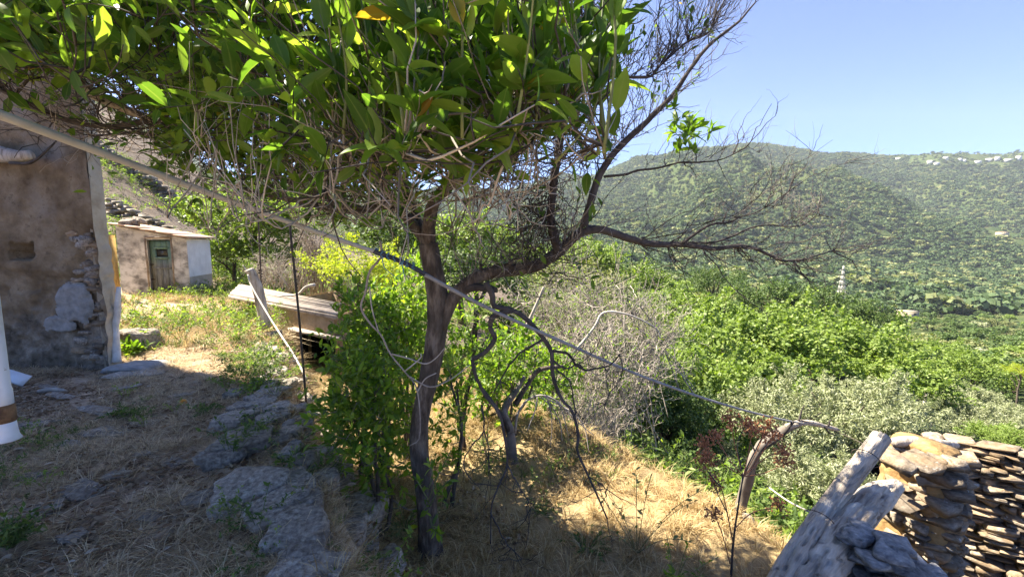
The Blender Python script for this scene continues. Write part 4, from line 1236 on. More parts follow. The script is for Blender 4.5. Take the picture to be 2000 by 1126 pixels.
# front wall of the hut below the roof edge, with a doorway
fa, fb = at(505, 600, 8.2), at(672, 600, 6.75)
nb = unit(np.array([.35, .94, 0]))
def hp(px): 
    t = (px - 505) / 167.0
    Yq = 8.2 + (6.75 - 8.2) * t
    lo, hi = 0.0, 1.0
    for _ in range(30):
        m_ = (lo + hi) / 2
        p = fa + (fb - fa) * m_
        if 1000 + F * p[0] / p[1] < px: lo = m_
        else: hi = m_
    return fa + (fb - fa) * lo
def roofz(p): return ra[2] + (rb[2] - ra[2]) * np.clip((p[0] - ra[0]) / (rb[0] - ra[0]), 0, 1.1) - .06
dz0, dz1 = -.62, at(615, 652, 7.2)[2]
q0, q1, q2, q3 = hp(505), hp(580), hp(650), hp(672)
mb = MB()
mb.add(*quadwall(q0, q1, -.9, roofz(q0), roofz(q1), .22, nb)); mb.add(*quadwall(q2, q3, -.9, roofz(q2), roofz(q3), .22, nb, (5, 14)))
mb.add(*quadwall(q1, q2, dz1 + .05, roofz(q1), roofz(q2), .22, nb, (9, 6)))
obj('front_wall', mb.mesh('front_wall', [M['hut_wall']], False, ho), hut)
r1, r2 = q3 + nb * 1.6, q0 + nb * 1.9
mb = MB()
mb.add(*quadwall(q3, r1, -.9, roofz(q3), rc[2] - .08, .2, (-1, .3, 0), (8, 8)))
mb.add(*quadwall(r1, r2, -.9, rc[2] - .1, rd_[2] - .1, .2, -nb, (8, 8)))
mb.add(*quadwall(r2, q0, -.9, rd_[2] - .1, roofz(q0), .2, (1, -.3, 0), (8, 8)))
obj('back_wall', mb.mesh('back_wall', [M['hut_wall']], False, ho), hut)
l0, l1 = hp(566).copy(), hp(664).copy(); l0[2] = l1[2] = dz1 + .025
V, Fc = bar(l0 - nb * .03, l1 - nb * .03, .16, .05)
obj('lintel', MB().add(V, Fc).mesh('lintel', [M['planks']], False, ho), hut)
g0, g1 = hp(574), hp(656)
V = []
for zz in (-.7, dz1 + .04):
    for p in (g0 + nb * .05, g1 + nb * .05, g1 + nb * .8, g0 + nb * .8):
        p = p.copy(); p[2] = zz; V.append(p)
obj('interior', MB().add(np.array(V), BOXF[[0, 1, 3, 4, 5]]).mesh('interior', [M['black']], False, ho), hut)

# ------------------------------------------------------------------ fence post, rope, rods by the path
def tube_obj(name, pts, r0, r1, mat, parent=None, n=24, sides=8, rough=.0, seed=0, off=(0, 0, 0), smooth=True, prof=None):
    P = crom(pts, n)
    rr = np.linspace(r0, r1, n) if prof is None else np.interp(np.linspace(0, 1, n), np.linspace(0, 1, len(prof)), prof)
    V, Fc = tubes(P - np.asarray(off), rr, sides, rough, seed)
    return obj(name, MB().add(V, Fc).mesh(name, [M[mat]], smooth), parent)
b = at(518, 640, 7.0)
e = thing('fence_post', b, 'split grey wooden post leaning at the edge of the path', 'post')
tube_obj('post', [b, at(508, 585, 6.95), at(497, 548, 6.9), at(486, 526, 6.85)], .085, .062, 'driftwood', e, 22, 14, .5, 3, b)
tube_obj('prong', [at(490, 545, 6.85), at(482, 530, 6.85), at(474, 517, 6.85)], .02, .006, 'driftwood', e, 8, 6, .3, 3, b)
M['rope'] = surf('pale_rope', [(0.3, (0.42, 0.37, 0.30)), (0.7, (0.62, 0.57, 0.48))], 60, .9, .3, rnd=0)
o = tube_obj('rope', [at(484, 536, 6.7), at(492, 560, 6.6), at(530, 625, 6.0), at(572, 690, 5.2), at(598, 738, 4.7)], .012, .011, 'rope', None, 30, 8)
tag(o, 'pale rope running down from the split post to the edge stones', 'rope')
M['rod'] = surf('rusty_rod', [(0.3, (0.045, 0.035, 0.03)), (0.7, (0.11, 0.085, 0.07))], 20, .8, 0, rnd=0)
def rod(p, q, Yb, lab, r=.012):
    a_, b_ = at(p[0], p[1], Yb), at(q[0], q[1], Yb)
    b_[2] = Hs(b_[0], b_[1]) - .05 if Hs(b_[0], b_[1]) < b_[2] + .3 else b_[2]
    o = tube_obj('iron_rod', [a_, (a_ + b_) / 2 + [.01, 0, 0], b_], r, r, 'rod', None, 10, 8)
    tag(o, lab, 'rod', 'iron rods by the path edge')
rod((503, 400), (512, 640), 7.2, 'thin dark iron rod behind the split post, left of the two')
rod((566, 440), (598, 760), 4.4, 'thin dark iron rod in front of the hut doorway, right of the two')
o = tube_obj('dry_branch', [at(545, 578, 6.8), at(580, 575, 6.7), at(598, 560, 6.6), at(615, 556, 6.6)], .012, .026, 'pale_twig', None, 14, 7, .3)
tag(o, 'bleached forked branch lying on the hut roof', 'branch')

# ------------------------------------------------------------------ stones: path edge, slabs, bank
edge = thing('retaining_wall', (-2.0, 3.4, 0), 'crumbling line of big grey stones holding the edge of the path', 'wall')
eo = np.array([-2.0, 3.4, 0])
def put_stone(px, py, w, h, seed, z=None, flat=.5, parent=edge, off=eo, var=big_var, yaw=None, dz=0, name='stone', Zp=0.0):
    c = gz(px, py, Zp)
    Y = c[1]
    g = Hs(c[0], c[1]) if z is None else z
    sc = np.array([w * Y / F / 2, h * Y / F / 2 * 1.5, min(w, h * 1.6) * Y / F / 2 * flat])
    o = obj(name, var[seed % 8], parent, np.array([c[0], c[1], g + sc[2] * .25 + dz]) - off, (rng.uniform(-.12, .12), rng.uniform(-.12, .12), rng.uniform(-.5, .5) if yaw is None else yaw), sc)
    return o
for q, (px, py, w, h) in enumerate([(455, 835, 95, 55), (480, 880, 120, 70), (440, 900, 110, 60), (475, 805, 70, 30), (500, 965, 170, 100), (545, 1005, 120, 90), (580, 1050, 130, 90), (600, 1085, 110, 70), (640, 1115, 90, 60),
                                   (560, 745, 70, 32), (585, 728, 60, 26), (600, 745, 50, 26), (545, 700, 60, 26), (560, 680, 50, 22), (525, 660, 50, 20), (510, 640, 40, 18), (540, 640, 40, 18), (470, 770, 60, 30), (505, 790, 55, 28), (495, 690, 36, 16), (575, 700, 44, 22), (512, 620, 36, 12), (500, 607, 30, 10), (530, 720, 44, 20)]):
    put_stone(px, py, w, h, q, Zp=0.02)
for q, (px, py, w, h) in enumerate([(590, 905, 60, 70), (640, 890, 80, 50), (655, 955, 90, 60), (700, 1000, 100, 110), (745, 1075, 90, 60), (620, 980, 60, 60), (715, 1060, 60, 50), (600, 815, 60, 30), (620, 830, 50, 26), (655, 860, 50, 30), (690, 1090, 70, 50), (640, 1040, 60, 50), (575, 870, 50, 36), (560, 820, 50, 26), (670, 910, 50, 30), (760, 1110, 50, 40)]):
    c = gz(px, py, -.35)
    put_stone(px, py, w, h, q + 3, Zp=-.35, flat=.8, z=None)
for q in range(40):
    Y_ = 1.7 + q * .117
    x_ = np.interp(Y_, EDGE1[:, 1], EDGE1[:, 0]) + rng.uniform(-.16, .04)
    sc_ = rng.uniform(.06, .13)
    obj('stone', big_var[q % 8], edge, np.array([x_, Y_, Hs(x_, Y_) + .005]) - eo, (rng.uniform(-.1, .1), rng.uniform(-.1, .1), rng.uniform(-.5, .9)), (sc_ * 1.1, sc_ * 1.2, .07))
# flat slabs let into the path
for q, (px, py, w, h) in enumerate([(352, 773, 60, 16), (270, 735, 110, 36), (245, 762, 60, 20), (190, 805, 90, 24), (150, 870, 80, 20), (80, 1000, 80, 50), (145, 1045, 60, 36), (385, 985, 70, 30), (285, 890, 50, 18), (210, 845, 110, 28), (120, 780, 70, 16), (95, 760, 60, 14), (340, 905, 60, 20), (300, 1010, 60, 26), (420, 650, 40, 8), (350, 700, 50, 12), (60, 930, 60, 24), (230, 930, 50, 24), (160, 960, 90, 40), (280, 830, 80, 20), (70, 830, 80, 22)]):
    c = gz(px, py, 0)
    put_stone(px, py, w, h, q, Zp=0.0, flat=.16, parent=ground, off=np.zeros(3), dz=.012, name='paving_stone', var=big_var)
# pale step stones at the house corner
put_stone(275, 668, 52, 60, 2, Zp=0.1, flat=1.3, parent=house_e, off=HL, name='step')
o = obj('step', mesh('step', rock(3, 77, 5, .2)[0] * np.array([.34, .26, .07]), [ICO[3][1]], M['cement']), house_e, gz(268, 722, 0) - HL + [0, 0, .03])

# orange on the path
M['orange'] = surf('orange_peel', [(0.3, (0.55, 0.20, 0.02)), (0.7, (0.75, 0.33, 0.04))], 20, .6, .3, 80, .003, 0)
c = gz(358, 790, 0)
V0, F0 = ICO[3]
o = obj('orange', MB().add(V0 * .034 * (1 + .04 * fbm(V0 * 2, 2))[:, None], F0).mesh('orange', [M['orange']], True), None, (c[0], c[1], Hs(c[0], c[1]) + .03))
tag(o, 'withered orange fruit lying on the path', 'orange')

# ------------------------------------------------------------------ branching
def wig(P, amp, seed):
    n = len(P)
    q = np.stack([np.linspace(0, n * .35, n), np.full(n, seed * 1.7), np.zeros(n)], -1)
    W = np.stack([fbm(q, 3, 1), fbm(q, 3, 5), fbm(q, 3, 9)], -1)
    w = np.sin(np.linspace(0, math.pi, n)) ** .5
    return P + W * amp * w[:, None]
def grow(nodes, targets, r0=.011, sag=.12, kk=9, order_pull=None):
    """connect each target to the nearest node of the growing skeleton; returns (B,kk,3), (B,kk)"""
    Nn = [tuple(x) for x in nodes]
    NP = np.array([x[:3] for x in Nn]); NR = np.array([x[3] for x in Nn])
    start = NP.mean(0)
    targets = targets[np.argsort(np.linalg.norm(targets - start, axis=1))]
    PP, RR = [], []
    for q, t in enumerate(targets):
        d = np.linalg.norm(NP - t, axis=1) * (1 + .25 * (NR < .006))
        i = int(np.argmin(d))
        s0 = NP[i]
        L = np.linalg.norm(t - s0)
        if L < .06: continue
        mid = (s0 + t) / 2 + rng.normal(0, .1 * L, 3) + [0, 0, -sag * L]
        P = wig(crom([s0, mid, t], kk), .10 * L, q + 1)
        rs = min(NR[i] * .75, r0 * (0.5 + L))
        rr = np.linspace(rs, max(.0022, rs * .35), kk)
        PP.append(P); RR.append(rr)
        NP = np.vstack([NP, P[2:]]); NR = np.concatenate([NR, rr[2:]])
    return np.array(PP), np.array(RR)
def twigs(PP, RR, n, lmin, lmax, up=.5, k=6, r=.0024, minr=0, sel=None, outward=None, jit=.8):
    """n twigs starting on random places of the given branches"""
    i = rng.integers(0, len(PP), n); j = rng.integers(2, PP.shape[1], n)
    S = PP[i, j]
    tdir = unit(PP[i, j] - PP[i, j - 2])
    d = unit(tdir * .6 + rng.normal(0, jit, (n, 3)) + np.array([0, 0, up]) + (0 if outward is None else outward(S)))
    L = rng.uniform(lmin, lmax, n)
    t = np.linspace(0, 1, k)
    bend = rng.normal(0, .25, (n, 3)) + np.array([0, 0, .15])
    P = S[:, None] + L[:, None, None] * (t[None, :, None] * d[:, None] + (t ** 2)[None, :, None] * bend[:, None])
    kink = rng.normal(0, .018, (n, k, 3)) * L[:, None, None] * 3 * .5
    kink[:, 0] = 0
    P = P + kink
    Rr = np.linspace(1, .35, k)[None] * (r * rng.uniform(.7, 1.5, n) * (.6 + L))[:, None]
    return P, Rr
def leaves_on(P, per, size, spread=.9, up=.35, frm=.25, droop=0.0):
    """leaves along the outer part of each twig"""
    n, k, _ = P.shape
    i = np.repeat(np.arange(n), per)
    t = rng.uniform(frm, 1, n * per) ** .7 * (k - 1)
    a = np.minimum(t.astype(int), k - 2); f = (t - a)[:, None]
    pos = P[i, a] * (1 - f) + P[i, a + 1] * f
    tw = unit(P[i, a + 1] - P[i, a])
    d = unit(tw * .55 + rng.normal(0, spread * .6, tw.shape) + np.array([0, 0, up - droop]))
    nr = unit(np.array([0, 0, 1.0]) + rng.normal(0, .55, tw.shape))
    sz = size * rng.uniform(.42, 1.28, len(pos))
    return pos, d, nr, sz
def tubes_obj(name, PR, mats, parent, off, sides=5, smooth=True, rough=0, kind=None):
    mb = MB()
    for m, (P, Rr) in enumerate(PR):
        if len(P): mb.add(*tubes(P - np.asarray(off), Rr, sides, rough), m=m)
    o = obj(name, mb.mesh(name, mats, smooth), parent)
    if kind: o['kind'] = kind
    return o
def ltask(name, L, mat, parent, off, leaf=LEAF, kind='stuff', wmul=None):
    pos, d, nr, sz = L
    ws = rng.uniform(.75, 1.2, len(pos))
    V, Fs, A = place_leaves(pos - np.asarray(off), d, nr, sz, leaf, ws)
    me = mesh(name, V, Fs, mat, None, True, {'across': A})
    o = obj(name, me, parent)
    if kind: o['kind'] = kind
    return o

# ------------------------------------------------------------------ the lemon tree in the middle
TB = at(842, 1092, 2.9); TB[2] = Hs(TB[0], TB[1])
lt = thing('citrus_tree', TB, 'big citrus tree with a grey crooked trunk in the middle, leafy left and bare right', 'tree')
def pts(l, Y0, Y1=None):
    Y1 = Y0 if Y1 is None else Y1
    return [at(x, y, Y0 + (Y1 - Y0) * i / max(1, len(l) - 1)) for i, (x, y) in enumerate(l)]
Tp = pts([(842, 1110), (838, 1040), (830, 960), (818, 880), (822, 810), (838, 740), (850, 670), (856, 610), (852, 560), (842, 510), (836, 475)], 2.9)
trunkP = crom(Tp, 60)
trunkR = np.interp(np.linspace(0, 1, 60), np.linspace(0, 1, 11), [.09, .076, .066, .062, .06, .062, .066, .071, .066, .06, .057])
V, Fc = tubes(trunkP - TB, trunkR, 40, .16, 4)
_a = np.arctan2(V[:, 1], V[:, 0]); _c = np.interp(V[:, 2], (trunkP - TB)[:, 2], (trunkP - TB)[:, 0])
_q = np.stack([(V[:, 0] - _c) * 28, V[:, 1] * 28, V[:, 2] * 3.5], -1)
_f = fbm(_q, 4, 33)[:, None]
_cc = np.stack([_c, np.interp(V[:, 2], (trunkP - TB)[:, 2], (trunkP - TB)[:, 1]), V[:, 2]], -1)
V = V + unit(V - _cc) * np.array([1, 1, 0]) * _f * .014 * (1 + 1.2 * sstep(.5, 0, V[:, 2:3]))
obj('trunk', MB().add(V, Fc).mesh('trunk', [M['bark']], True), lt)
limb = {}
def mk_limb(nm, path, Y0, Y1, r0, r1, mat='bark', n=34, sides=12, rough=.16, amp=.02):
    P = wig(crom(pts(path, Y0, Y1), n), amp, len(limb) + 2)
    rr = np.linspace(r0, r1, n)
    limb[nm] = (P, rr)
    V, Fc = tubes(P - TB, rr, sides, rough, len(limb))
    return obj('limb', MB().add(V, Fc).mesh('limb', [M[mat]], True), lt)
mk_limb('right', [(858, 640), (885, 580), (915, 555), (965, 530), (1040, 520), (1090, 490), (1140, 448)], 2.9, 2.95, .053, .032)
mk_limb('stub', [(900, 566), (940, 560), (968, 566)], 2.92, 2.8, .03, .02, 'dark_bark', 12)
mk_limb('a', [(1138, 450), (1160, 375), (1195, 305), (1260, 240), (1325, 172), (1372, 100), (1440, 45), (1476, 4)], 2.95, 3.15, .030, .005, 'dark_bark', 40, 8)
mk_limb('b', [(1138, 450), (1175, 448), (1215, 462), (1270, 474), (1330, 476), (1400, 486), (1455, 480), (1520, 505), (1560, 508), (1625, 490)], 2.95, 3.3, .032, .004, 'dark_bark', 44, 8, .3)
mk_limb('c', [(1180, 345), (1250, 335), (1330, 318), (1400, 312), (1460, 285)], 3.0, 3.1, .010, .003, 'dark_bark', 26, 6)
mk_limb('d', [(1110, 200), (1190, 150), (1258, 152), (1290, 130), (1335, 88), (1385, 62), (1400, 5)], 2.7, 2.9, .012, .003, 'dark_bark', 30, 6)
mk_limb('e', [(1330, 476), (1385, 440), (1430, 430), (1490, 405), (1590, 340)], 3.1, 3.2, .012, .002, 'dark_bark', 26, 6)
mk_limb('f', [(1300, 475), (1400, 470), (1480, 440), (1560, 440), (1600, 420)], 3.1, 3.3, .010, .002, 'dark_bark', 26, 6)
mk_limb('up1', [(838, 480), (838, 430), (856, 380), (905, 345), (960, 330), (1010, 300), (1040, 210), (1060, 100), (1075, -60)], 2.9, 2.3, .046, .012)
mk_limb('up2', [(932, 335), (948, 250), (985, 150), (998, 60), (1010, -80)], 2.65, 2.2, .022, .01, 'dark_bark')
mk_limb('up3', [(1090, 490), (1075, 420), (1090, 300), (1110, 150), (1132, 0), (1140, -100)], 2.9, 2.6, .03, .012, 'dark_bark')
mk_limb('left1', [(838, 480), (800, 430), (760, 402), (690, 412), (600, 395), (500, 375), (430, 355)], 2.9, 3.4, .042, .010)
mk_limb('left2', [(770, 404), (700, 330), (600, 240), (450, 170), (300, 235), (150, 240), (0, 175)], 3.0, 2.6, .030, .012, 'dark_bark')
mk_limb('left3', [(760, 402), (740, 300), (700, 150), (650, 20), (620, -120)], 2.9, 2.4, .027, .010)
mk_limb('left4', [(690, 412), (560, 350), (430, 300), (280, 262), (180, 265)], 3.0, 3.3, .024, .008, 'dark_bark')
mk_limb('near', [(-60, -60), (30, 20), (90, 95), (150, 170), (300, 235)], 1.7, 2.7, .034, .022, 'driftwood')
mk_limb('behind', [(838, 485), (780, 350), (700, 250), (560, 120), (430, -40)], 2.95, 3.8, .032, .01)
# foliage volume in the world: an ellipsoid leaning over the path
def inside(Pq): 
    q = (Pq - np.array([-1.45, 2.35, 2.95])) / np.array([2.75, 1.85, 1.48])
    return (q ** 2).sum(-1) < 1
cand = np.column_stack([rng.uniform(-4.4, 1.0, 16000), rng.uniform(.7, 5.1, 16000), rng.uniform(1.5, 4.4, 16000)])
def ok_leafy(c):
    x, y, z = c[:, 0], c[:, 1], c[:, 2]
    s_ = (z - CZ) / y
    return inside(c) & (x / y < 0.20 + .12 * s_) & (s_ > 0.045 + 0.12 * np.clip((2.2 - y) / 1.5, 0, 1)) & (s_ > .28 + .45 * np.clip((-x / y - 1.0), -1.0, .3) ) & (s_ < .95) & (z < 4.0)
cand = cand[ok_leafy(cand)]
targets = cand[:760]
shoots = []
for q in range(34):
    px_ = rng.uniform(640, 1190); Y_ = rng.uniform(.95, 1.5)
    b0 = at(px_, rng.uniform(180, 330), Y_)
    tip = b0 + np.array([rng.normal(.02, .07), rng.normal(0, .08), rng.uniform(.28, .5)])
    shoots.append(crom([b0, (b0 + tip) / 2 + rng.normal(0, .015, 3), tip], 9))
shoots = np.array(shoots)
nodes = [(*p, r) for k_, (P, rr) in limb.items() if k_ in ('up1', 'up2', 'up3', 'left1', 'left2', 'left3', 'left4', 'near', 'behind') for p, r in zip(P[4:], rr[4:])]
BP, BR = grow(nodes, np.vstack([targets, shoots[:, 0]]), .012, .06)
SR = np.linspace(.0042, .0018, 9)[None] * np.ones((len(shoots), 1))
tubes_obj('shoots', [(shoots, SR)], [M['green_stem']], lt, TB, 6)
big_b = np.argsort(-BR[:, 0] * np.linalg.norm(BP[:, -1] - BP[:, 0], axis=1))
for q in big_b[:250]:
    tubes_obj('branch', [(BP[q:q + 1], BR[q:q + 1])], [M['dark_bark']] if q % 4 else [M['bark']], lt, TB, 6)
tubes_obj('thin_branches', [(BP[big_b[250:]], BR[big_b[250:]])], [M['dark_bark']], lt, TB, 5, kind='stuff')
TP1, TR1 = twigs(BP, BR, 7500, .12, .38, .45, r=.003)
def okp(P): return ((P[:, -1, 0] / np.maximum(P[:, -1, 1], .1)) < .26) | (P[:, -1, 1] > 2.3)
_k = okp(TP1); TP1, TR1 = TP1[_k], TR1[_k]
T2P, T2R = twigs(TP1, TR1, 2800, .05, .2, .35, k=4, r=.0028)
nb_ = 900
def split3(P, Rr):
    t_ = P[:, 0, 0] / np.maximum(P[:, 0, 1], .1)
    dk = (t_ < -.42) | (rng.random(len(P)) < .3)
    thin_ = (t_ < -.5) & (rng.random(len(P)) < .45)
    pl_ = ~dk & (rng.random(len(P)) < .35)
    a, b, c = dk & ~thin_, ~dk & ~pl_, pl_
    return [(P[a], Rr[a]), (P[b], Rr[b]), (P[c], Rr[c])]
for P_, R_ in ((TP1, TR1), (T2P, T2R)):
    tubes_obj('twigs', split3(P_, R_), [M['dark_bark'], M['twig'], M['pale_twig']], lt, TB, 4, kind='stuff')
La = leaves_on(TP1[:6700], 7, .08)
Lb = leaves_on(T2P[:1500], 3, .085)
Ls = leaves_on(shoots, 8, .10, up=.9, spread=.7)
pos, dd, nn, sz = [np.concatenate([a, b]) for a, b in zip(La, Lb)]
# thin the leaves to the lower right where the tree is bare
rel = pos - np.array([0, 0, CZ])
tx = rel[:, 0] / rel[:, 1]; tz = rel[:, 2] / rel[:, 1]
prob = np.clip(1.15 - 0.9 * sstep(-.12, .22, tx) - .6 * sstep(.28, .05, tz), .12, 1)
low_ = (tz < .22 + .1 * vnoise(pos * 3.0)) & (tx > -.5)
prob = np.where(low_, prob * .85, prob)
prob = np.where((tx > -.08) & (rel[:, 1] > 1.9), prob * .35, prob)
keep = (rng.random(len(pos)) < prob) & (tx < .3) & (tz > -.03) & ((tx > -.80) | (tz > .36) | (rng.random(len(pos)) < .12)) & ((tz > .13) | (rel[:, 1] > 2.0)) & (pos[:, 2] < 3.8) & (rel[:, 1] > .55) & (np.linalg.norm(rel, axis=1) > .9)
pos, dd, nn, sz = pos[keep], dd[keep], nn[keep], sz[keep]
ks_ = (Ls[0][:, 0] / Ls[0][:, 1] < .27)
Ls = [a[ks_] for a in Ls]
pos, dd, nn, sz = [np.concatenate([a, b]) for a, b in zip((pos, dd, nn, sz), Ls)]
# extra leaves at the back of the crown, away from the viewer, to close it
big = sz / np.linalg.norm(pos - np.array([0, 0, CZ]), axis=1)
rel = pos - np.array([0, 0, CZ])
u_ = 1000 + F * rel[:, 0] / (rel[:, 1] * cp - rel[:, 2] * sp); v_ = 563 - F * (rel[:, 1] * sp + rel[:, 2] * cp) / (rel[:, 1] * cp - rel[:, 2] * sp)
vis = (u_ > -20) & (u_ < 2020) & (v_ > -20) & (rel[:, 1] > .3)
order = np.argsort(-(big * vis))
top, rest = order[:290], order[290:]
leaf_me = []
for k in range(4):
    V0, T0, Q0, A0 = leaf_unit(6, .25 + .1 * k, .1 + .12 * k, .34 + .05 * (k % 3))
    leaf_me.append(mesh('leaf', V0, [T0, Q0], M['citrus'], None, True, {'across': A0}))
for q in top:
    d = unit(dd[q]); s_ = unit(np.cross(nn[q], d)); u = np.cross(d, s_)
    mt = Matrix(((d[0], s_[0], u[0]), (d[1], s_[1], u[1]), (d[2], s_[2], u[2]))).to_euler()
    obj('leaf', leaf_me[int(q) % 4], lt, pos[q] - TB, mt, (sz[q] * 1.1,) * 3)
dist = np.linalg.norm(pos[rest] - np.array([0, 0, CZ]), axis=1)
nr_, fr_ = rest[dist < 2.0], rest[dist >= 2.0]
print('leaves', len(nr_), len(fr_))
ltask('foliage', (pos[nr_], dd[nr_], nn[nr_], sz[nr_]), M['citrus'], lt, TB)
ltask('foliage', (pos[fr_], dd[fr_], nn[fr_], sz[fr_]), M['citrus'], lt, TB, LEAF_S)

# bare twig fans on the right
RP, RR_ = [], []
for k_ in ('a', 'b', 'c', 'd', 'e', 'f'):
    P, rr = limb[k_]
    sel = np.linspace(2, len(P) - 1, 9).astype(int)
    RP.append(P[sel]); RR_.append(rr[sel])
RP = np.array(RP); RR_ = np.array(RR_)
def outw(S): return np.array([.3, .1, .2])
w1, v1 = twigs(RP, RR_, 110, .1, .3, .3, 8, .0032, outward=outw, jit=.6)
w2, v2 = twigs(w1, v1, 300, .08, .25, .3, 6, .0022, outward=outw, jit=.5)
w3, v3 = twigs(w2, v2, 520, .04, .14, .25, 4, .0016, outward=outw, jit=.5)
w4, v4 = twigs(RP[1:2], RR_[1:2], 70, .15, .6, -.5, 7, .0035, outward=outw, jit=.55)
w5, v5 = twigs(w4, v4, 200, .08, .3, -.2, 5, .002, outward=outw, jit=.5)
tubes_obj('bare_twigs', [(w1, v1)], [M['dark_bark']], lt, TB, 5, kind='stuff')
tubes_obj('bare_twigs', [(w2, v2), (w3, v3)], [M['dark_bark'], M['twig']], lt, TB, 4, kind='stuff')
tubes_obj('bare_twigs', [(w4, v4), (w5, v5)], [M['dark_bark'], M['dark_bark']], lt, TB, 4, kind='stuff')
# upper right thicket of grey twigs around px 1100-1300
UP = np.array([limb['up3'][0][np.linspace(6, 33, 9).astype(int)], limb['d'][0][np.linspace(0, 20, 9).astype(int)], limb['a'][0][np.linspace(2, 20, 9).astype(int)]])
UR = np.full(UP.shape[:2], .01)
w1, v1 = twigs(UP, UR, 150, .12, .36, .6, 7, .0026, outward=lambda S: np.array([.1, 0, .3]), jit=.6)
w2, v2 = twigs(w1, v1, 480, .08, .25, .6, 5, .0024, jit=.6)
tubes_obj('bare_twigs', [(w1, v1), (w2, v2)], [M['dark_bark'], M['twig']], lt, TB, 4, kind='stuff')
Lc = leaves_on(w2[:110], 3, .05)
ltask('foliage', Lc, M['citrus'], lt, TB)
# leafy tuft on limb c
cpt = np.array([at(rng.normal(1345, 26), rng.normal(255, 22), 3.08 + rng.normal(0, .05)) for _ in range(26)])
gp, gr = grow([(*p, .006) for p in limb['c'][0][8:20]], cpt, .006, .02)
tubes_obj('branch', [(gp, gr)], [M['dark_bark']], lt, TB, 5)
ltask('foliage', leaves_on(gp, 8, .085, frm=.5, spread=1.1), M['citrus_low'], lt, TB)
# tangle of dark twigs like an old nest under the crown
c0 = at(1055, 430, 2.85)
n_ = 320
S = c0 + rng.normal(0, 1, (n_, 3)) * np.array([.09, .09, .19])
d = unit(rng.normal(0, 1, (n_, 3)) * np.array([1, 1, .8]))
t = np.linspace(-.5, .5, 5)
P = S[:, None] + d[:, None] * (t[None, :, None] * rng.uniform(.08, .35, n_)[:, None, None]) + np.cross(d, rand_dirs(n_))[:, None] * ((t ** 2)[None, :, None] * .2)
tubes_obj('twig_tangle', [(P, np.full((n_, 5), .0022))], [M['dark_bark']], lt, TB, 4, kind='stuff')
# bare thin twigs hanging in the mid zone below the crown
LP = np.array([limb[k][0][np.linspace(3, 33, 9).astype(int)] for k in ('up1', 'left1', 'left4', 'left2', 'right')])
w1, v1 = twigs(LP, np.full(LP.shape[:2], .01), 420, .15, .55, .3, 8, .0034, jit=.8)
w2, v2 = twigs(w1, v1, 1300, .08, .26, .35, 5, .0026, jit=.6)
tubes_obj('bare_twigs', [(w1[:160], v1[:160]), (w2[:400], v2[:400])], [M['dark_bark'], M['dark_bark']], lt, TB, 4, kind='stuff')
tubes_obj('bare_twigs', [(w1[160:], v1[160:]), (w2[400:], v2[400:])], [M['twig'], M['pale_twig']], lt, TB, 4, kind='stuff')
ltask('foliage', leaves_on(w2[:260], 2, .07), M['citrus'], lt, TB)
for q in range(40):
    px_ = rng.uniform(300, 1080); Y_ = rng.uniform(1.1, 1.9)
    a0 = at(px_, rng.uniform(330, 450), Y_)
    near_i = int(np.argmin(np.linalg.norm(BP.reshape(-1, 3) - a0, axis=1)))
    s0 = BP.reshape(-1, 3)[near_i]
    if np.linalg.norm(s0 - a0) > .35: s0 = a0 - [0, 0, .02]; continue
    tip = a0 + np.array([rng.normal(-.05, .12), rng.normal(0, .1), rng.uniform(.2, .42)])
    P = wig(crom([s0, (s0 + a0) / 2 - [0, 0, .03], a0, tip], 14), .05, q)
    if P[-1, 0] / P[-1, 1] > .16: continue
    mb = MB(); mb.add(*tubes(P - TB, np.linspace(.0036, .0014, 14), 5))
    w1, v1 = twigs(P[None][:, 4:], np.full((1, 10), .003), 7, .08, .28, .7, 6, .0022, jit=.5)
    mb.add(*tubes(w1 - TB, v1, 4))
    o = obj('twig_spray', mb.mesh('twig_spray', [M['pale_twig'] if q % 3 else M['twig']], True), lt); o['kind'] = 'stuff'
# sprout with fresh leaves on the trunk, pale dry shoot on its left
sp_ = [[at(835, 985, 2.8), at(850, 940, 2.76), at(868, 905, 2.75), at(880, 880, 2.74)], [at(838, 990, 2.8), at(855, 960, 2.75), at(880, 935, 2.73)], [at(835, 960, 2.8), at(845, 925, 2.76), at(835, 900, 2.75)], [at(838, 1000, 2.8), at(845, 1030, 2.78), at(862, 1045, 2.76)], [at(838, 980, 2.8), at(822, 950, 2.76), at(810, 930, 2.75)]]
SPp = np.array([crom(a, 8) for a in sp_])
tubes_obj('sprout', [(SPp, np.full((5, 8), .004))], [M['green_stem']], lt, TB, 6)
ltask('sprout_leaves', leaves_on(SPp, 15, .062, frm=.2, spread=1.1), M['citrus_low'], lt, TB, kind=None)
dry = [[(742, 470), (745, 500), (722, 530), (714, 570), (705, 600), (722, 630), (745, 655), (762, 690), (790, 725), (815, 762), (820, 850), (800, 870)],
       [(762, 690), (800, 700), (830, 710), (850, 700), (868, 680)], [(800, 735), (840, 755), (880, 740), (918, 712)], [(722, 560), (726, 600), (740, 650)], [(790, 725), (820, 700), (822, 690)], [(815, 765), (830, 740), (852, 728)]]
for q, l in enumerate(dry):
    tube_obj('dry_shoot', pts(l, 2.72), .0085 if q == 0 else .005, .0035, 'twig' if q == 0 else 'pale_twig', lt, 40 if q == 0 else 16, 6, .2, q, TB)
